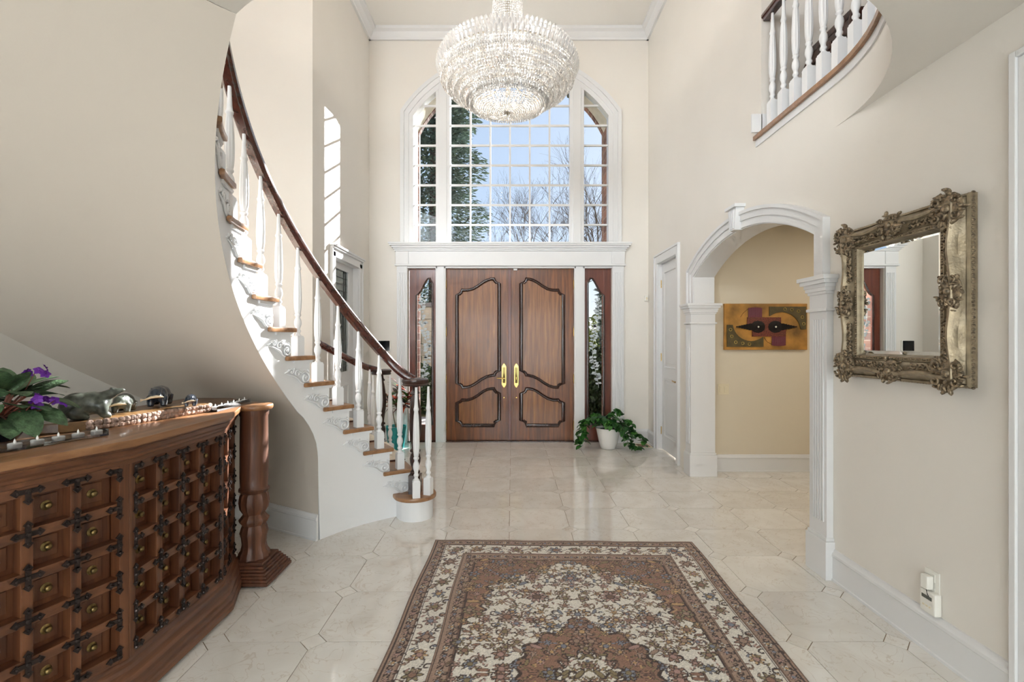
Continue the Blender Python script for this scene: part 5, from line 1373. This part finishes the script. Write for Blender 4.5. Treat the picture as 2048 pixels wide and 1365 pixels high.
# ------------------------------------------------------------------ potted plants by the door
M['green'] = [plain('pothos_leaf_%d' % i, c_, .35, spec=.5, var=.2, vscale=30) for i, c_ in enumerate(((44, 92, 34), (62, 116, 44), (32, 74, 30)))]
M['vine'] = plain('green_stem', (84, 110, 52), .5); M['potwhite'] = plain('white_glazed_pot', (238, 236, 232), .25, spec=.6); M['teal'] = plain('teal_glazed_pot', (22, 138, 138), .3, spec=.6, var=.08, vscale=20)
pcn = Vector((1.262, 6.40, 0))
pt = emp('trailing_plant', pcn, label='trailing green ivy-like plant in a white pot beside the door', cat='potted plant')
build('pot', MB().lathe([(.085, .001), (.098, .01), (.125, .1), (.15, .22), (.16, .268), (.164, .275), (.156, .276), (.148, .255), (0, .25)], 32, Matrix.Translation(pcn)), 'potwhite', pt, smooth=40)
build('soil', MB().lathe([(.146, .249), (.08, .258), (0, .26)], 20, Matrix.Translation(pcn)), 'soil', pt, smooth=40)
pl_ = [leafmesh('leaf', m_, L=.085, Wd=.033, heart=.8, droop=.35, fold=.2) for m_ in M['green']]
rp_ = random.Random(8)
def leaf_at(mesh, parent, p, yaw, pitch, s=1., roll=0.): put('leaf', mesh, parent, Matrix.Translation(p) @ Matrix.Rotation(yaw, 4, 'Z') @ Matrix.Rotation(pitch, 4, 'Y') @ Matrix.Rotation(roll, 4, 'X') @ Matrix.Scale(s, 4))
vines = [[(0, 0, .26), (-.12, -.03, .36), (-.28, -.02, .40), (-.38, -.04, .30), (-.40, -.05, .16), (-.38, -.06, .03)], [(0, 0, .26), (-.1, -.08, .33), (-.2, -.1, .42), (-.32, -.1, .36), (-.34, -.08, .22), (-.33, -.07, .1)],
         [(0, 0, .26), (.12, -.08, .36), (.22, -.12, .3), (.27, -.14, .16), (.28, -.15, .04), (.36, -.16, .015)], [(0, 0, .26), (.14, -.02, .40), (.28, -.02, .36), (.34, -.04, .22), (.42, -.05, .18), (.45, -.06, .06)],
         [(0, 0, .26), (.06, -.12, .34), (.14, -.17, .28), (.2, -.18, .15), (.23, -.19, .05)], [(0, 0, .26), (.03, .05, .42), (.09, .02, .5), (.17, -.02, .47)], [(0, 0, .26), (-.05, -.05, .38), (-.1, -.08, .42)],
         [(0, 0, .26), (.02, -.1, .38), (.05, -.15, .36), (.06, -.18, .27)], [(0, 0, .26), (-.06, .03, .38), (-.14, .0, .46), (-.24, -.02, .44)]]
def interp(P, u):
    s_ = u * (len(P) - 1); i = min(len(P) - 2, int(s_)); w = s_ - i; return Vector(P[i]).lerp(Vector(P[i + 1]), w)
for vi_, P in enumerate(vines):
    build('vine', MB().tube([pcn + interp(P, q / 16) for q in range(17)], .003, 5), 'vine', pt, smooth=60)
    nl = 4 + int(sum(math.dist(a, b) for a, b in zip(P[:-1], P[1:])) / .027)
    for i in range(nl):
        u = .25 + .75 * (i + .5) / nl; p = pcn + interp(P, u) + Vector((rp_.uniform(-.015, .015), rp_.uniform(-.03, .0), rp_.uniform(-.01, .02)))
        if p.z < .05: p.z = .05
        leaf_at(pl_[rp_.randrange(3)], pt, p, rp_.uniform(0, 2 * PI), rp_.uniform(.0, .7) if p.z > .12 else rp_.uniform(-.2, .2), rp_.uniform(.75, 1.1), rp_.uniform(-.5, .5))
for i in range(46):
    a = rp_.uniform(0, 2 * PI); r = .17 * math.sqrt(rp_.random()); p = pcn + Vector((r * math.cos(a), r * math.sin(a) - .02, .30 + .14 * (1 - r / .18) + rp_.uniform(-.02, .05)))
    leaf_at(pl_[rp_.randrange(3)], pt, p, a + rp_.uniform(-.6, .6), rp_.uniform(-.2, .7), rp_.uniform(.8, 1.15), rp_.uniform(-.4, .4))
M['croton'] = [plain('croton_leaf_%d' % i, c_, .3, spec=.5, var=.3, vscale=50) for i, c_ in enumerate(((46, 84, 34), (120, 34, 28), (42, 30, 30), (176, 74, 40), (96, 112, 40)))]
tc = Vector((-1.515, 6.38, 0))
cr = emp('croton_plant', tc, label='red and green croton in a teal pot behind the stairs', cat='potted plant')
build('pot', MB().lathe([(.09, .001), (.1, .01), (.125, .24), (.132, .285), (.136, .3), (.128, .3), (.12, .27), (0, .265)], 32, Matrix.Translation(tc)), 'teal', cr, smooth=40)
build('soil', MB().lathe([(.119, .264), (.06, .272), (0, .274)], 20, Matrix.Translation(tc)), 'soil', cr, smooth=40)
cl_ = [leafmesh('leaf', m_, L=.17, Wd=.024, droop=.45, fold=.2, n=8) for m_ in M['croton']]
M['bark2'] = plain('croton_stem', (120, 100, 78), .8)
for k, P in enumerate(([(0, 0, .26), (.02, 0, .45), (.0, 0, .62), (.03, -.02, .85)], [(0, 0, .26), (-.03, .0, .42), (-.06, -.02, .58), (-.1, -.03, .7)], [(0, 0, .26), (.05, -.02, .45), (.12, -.03, .58), (.17, -.03, .72)])):
    build('stem', MB().tube([tc + interp(P, q / 10) for q in range(11)], [.009 - .0005 * q for q in range(11)], 6), 'bark2', cr, smooth=60)
    for i in range(26):
        u = .55 + .45 * i / 25; p = tc + interp(P, u); a = i * 2.4
        leaf_at(cl_[rp_.randrange(5)], cr, p, a, rp_.uniform(-1.0, .35), rp_.uniform(.7, 1.1), rp_.uniform(-.4, .4))
# ------------------------------------------------------------------ outdoors
M['lawn'] = plain('winter_lawn', (112, 108, 74), .95, spec=.1, var=.25, vscale=1.5); M['stonep'] = plain('bluestone_paving', (150, 146, 140), .8, var=.15, vscale=3)
def brickmat():
    m, t, b = new_mat('brick_facing'); tc_ = t.nodes.new('ShaderNodeNewGeometry'); mp = t.nodes.new('ShaderNodeMapping'); mp.inputs['Rotation'].default_value = (R_(90), 0, R_(90)); mp.inputs['Scale'].default_value = (1, 1, 1)
    br = t.nodes.new('ShaderNodeTexBrick'); br.inputs['Scale'].default_value = 4.4; br.inputs['Color1'].default_value = rgba((132, 92, 74)); br.inputs['Color2'].default_value = rgba((92, 64, 54)); br.inputs['Mortar'].default_value = rgba((150, 136, 122))
    t.links.new(tc_.outputs['Position'], mp.inputs['Vector']); t.links.new(mp.outputs[0], br.inputs['Vector']); t.links.new(br.outputs['Color'], b.inputs['Base Color']); b.inputs['Roughness'].default_value = .9
    return m
M['brick'] = brickmat(); M['stucco'] = plain('porch_stucco', (176, 168, 152), .9, var=.06, vscale=8)
st('ground', MB().box((-60, FY + .16, -.3), (60, 120, -.16)), 'lawn', 'winter lawn outside the entrance', 'lawn')
st('porch_floor', MB().box((-2.6, FY + .16, -.16), (2.6, 9.2, -.02)), 'stonep', 'stone entrance step outside the doors', 'porch')
YO = 7.7
def parch(off, n=24, zb=-.02):
    hw2, r, cz = 1.43 + off, 1.59 + off, 3.96; a0 = math.acos(min(1, hw2 / r)); p = [(WC - hw2, zb)]
    for i in range(n + 1): a = PI - a0 - (PI - 2 * a0) * i / n; p.append((WC + r * math.cos(a), cz + r * math.sin(a)))
    return p + [(WC + hw2, zb)]
t = emp('wall_outside', (WC, YO, -.02), label='brick entrance arch outside the window', cat='brick arch', kind='structure')
build('brick_arch', MB().ring(parch(0), parch(1.2), YW(YO - .1, YO + .0)), 'brick', t, smooth=20)
pa, pb_ = parch(.012), parch(.3)
build('porch_soffit', MB().ring(pa[1:-1], pb_[1:-1], YW(FY + .161, YO - .1)), 'stucco', t, smooth=20)
for k in (0, -2): build('porch_jamb', MB().ring(pa[k:k + 2] if k == 0 else pa[k:], pb_[k:k + 2] if k == 0 else pb_[k:], YW(FY + .161, YO - .1)), 'brick', t)
for x in (-.93, .90):
    z = 3.96 + math.sqrt(1.59 ** 2 - (x - WC) ** 2)
    lb_ = 'left' if x < 0 else 'right'
    e = emp('porch_lamp', (x, YO - .22, z - .1), label='small black lamp under the %s side of the porch arch' % lb_, cat='lamp')
    build('lamp_shade', MB().lathe([(.02, z + .01), (.03, z - .02), (.055, z - .07), (.06, z - .1), (.045, z - .1)], 16, Matrix.Translation((x, YO - .22, 0))), 'dark', e, smooth=40)
# garden wing wall and hedges seen through the sidelights
M['paleblock'] = plain('pale_stone_block', (206, 194, 168), .85, var=.12, vscale=3); M['hedge'] = plain('hedge_leaf', (48, 66, 34), .8, var=.5, vscale=6)
M['hedge2'] = plain('yellow_green_leaf', (112, 118, 48), .8, var=.4, vscale=6); M['spruce'] = plain('spruce_needles', (98, 112, 104), .75, var=.45, vscale=5); M['bareb'] = plain('bare_bark', (92, 80, 72), .9, var=.2, vscale=9)
gw = emp('garden_wall', (-2.6, 12, -.16), label='pale stone block wall seen through the left sidelight', cat='wall')
blk = MB().box((-.295, -.14, -.145), (.295, .14, .145)).mesh('block', 'paleblock', bevel=.012)
for j in range(8):
    for i in range(8): put('block', blk, gw, Matrix.Translation((-4.6 + .6 * i + (.3 if j % 2 else 0), 12, -.01 + .3 * j)))
build('coping', MB().box((-5.0, 11.8, 2.24), (.2, 12.2, 2.34)), 'stonep', gw, bevel=.01)
def foliage(mb, c, r, n, sz, rnd, shape=None):
    for i in range(n):
        while True:
            p = Vector((rnd.uniform(-1, 1), rnd.uniform(-1, 1), rnd.uniform(-1, 1)))
            if .25 < p.length < 1: break
        q = Vector((c[0] + p.x * r[0], c[1] + p.y * r[1], c[2] + p.z * r[2])); s_ = sz * rnd.uniform(.6, 1.3)
        a = Vector((rnd.gauss(0, 1), rnd.gauss(0, 1), rnd.gauss(0, 1))).normalized(); b_ = a.orthogonal().normalized()
        mb.add([q - a * s_, q + b_ * s_ * .4, q + a * s_, q - b_ * s_ * .4], [(0, 1, 2, 3)])
def shrub(name, c, r, n, sz, mat, label, seed, cat='shrub'):
    rnd = random.Random(seed); t = emp(name, (c[0], c[1], -.16), label=label, cat=cat)
    mb = MB(); foliage(mb, c, r, n, sz, rnd); build('foliage', mb, mat, t, fix=False, kind='stuff'); build('stem', MB().tube([(c[0], c[1], -.16), (c[0] + .05, c[1], c[2] * .6), (c[0], c[1], c[2])], [.05, .04, .02], 6), 'bareb', t)
shrub('dark_shrub', (-2.3, 10.6, .35), (1.3, .5, .6), 2600, .07, 'hedge', 'dark low shrub in front of the pale stone wall', 1)
shrub('leafy_shrub', (1.6, 8.7, .55), (.55, .45, .75), 2600, .08, 'hedge', 'dark green leafy shrub low behind the right sidelight', 2)
shrub('yellow_shrub', (2.6, 13.5, 1.2), (1.4, .7, 1.0), 1800, .09, 'hedge2', 'yellow green shrub behind the right sidelight', 3)
shrub('sun_block_shrub', (2.85, 10.0, 1.95), (1.1, 1.0, 2.55), 9000, .11, 'spruce', 'tall grey green shrub added to block sun through the right sidelight', 4)  # shrub added to keep sun from entering by the right sidelight
def spruce(c, H, Rb, n, seed, label):
    rnd = random.Random(seed); t = emp('spruce_tree', (c[0], c[1], -.16), label=label, cat='tree'); mb = MB()
    for i in range(n):
        u = rnd.random() ** .8; z = -.1 + H * u; rad = Rb * (1 - u) ** .6 * rnd.uniform(.45, 1.08) * (.85 + .15 * math.sin(u * 60)); a = rnd.uniform(0, 2 * PI)
        q = Vector((c[0] + rad * math.cos(a), c[1] + rad * math.sin(a), z)); d = Vector((math.cos(a), math.sin(a), rnd.uniform(-.5, .3))).normalized(); s_ = rnd.uniform(.04, .11); b_ = Vector((-math.sin(a), math.cos(a), rnd.uniform(-.4, .4))).normalized()
        mb.add([q - d * s_, q + b_ * s_ * .45, q + d * s_, q - b_ * s_ * .45], [(0, 1, 2, 3)])
    build('foliage', mb, 'spruce', t, fix=False, kind='stuff'); build('trunk', MB().tube([(c[0], c[1], -.2), (c[0], c[1], H * .95)], [.16, .02], 8), 'bareb', t)
spruce((-2.35, 14.5, 0), 15, 2.2, 60000, 5, 'tall grey green spruce filling the left window panes')
def bare(c, H, seed, label, spread=.55, lean=(0, 0)):
    rnd = random.Random(seed); t = emp('bare_tree', (c[0], c[1], -.16), label=label, cat='tree'); tw = MB(); tk = MB()
    def grow(p, d, L, r, lv):
        q = p + d * L; m2 = p.lerp(q, .5) + Vector((rnd.uniform(-.05, .05), rnd.uniform(-.05, .05), 0)) * L
        (tk if lv < 2 else tw).tube([p, m2, q], [r, r * .85, r * .7], 6 if lv < 2 else 4)
        if lv >= 6: return
        for k in range(3 if lv > 0 else 5):
            nd = (d + Vector((rnd.gauss(0, spread), rnd.gauss(0, spread), rnd.uniform(-.05, .35)))).normalized()
            grow(p + d * L * rnd.uniform(.55, 1.), nd, L * rnd.uniform(.6, .82), r * .55, lv + 1)
    grow(Vector((c[0], c[1], -.2)), Vector((lean[0], lean[1], 1)).normalized(), H * .27, .085, 0)
    build('trunk', tk, 'bareb', t, fix=False, smooth=60); build('twigs', tw, 'bareb', t, fix=False, kind='stuff')
bare((.45, 24, 0), 14, 3, 'bare winter tree in the middle of the window', .45); bare((4.6, 38, 0), 19, 9, 'bare winter tree right of the middle one', .45)
bare((3.75, 17.5, 0), 11, 12, 'bare winter tree in the right window strip', .4, (-.08, 0))
st('treeline', MB().box((-60, 100, -.2), (60, 101, 3)), 'hedge', 'distant dark hedge line', 'hedge')
# added fill light for the hallway, out of view round the corner
lamp('hall_fill', 'AREA', (3.6, 4.0, 2.62), 12, (1, .9, .76), (0, 0, 0), shape='DISK', size=.5)
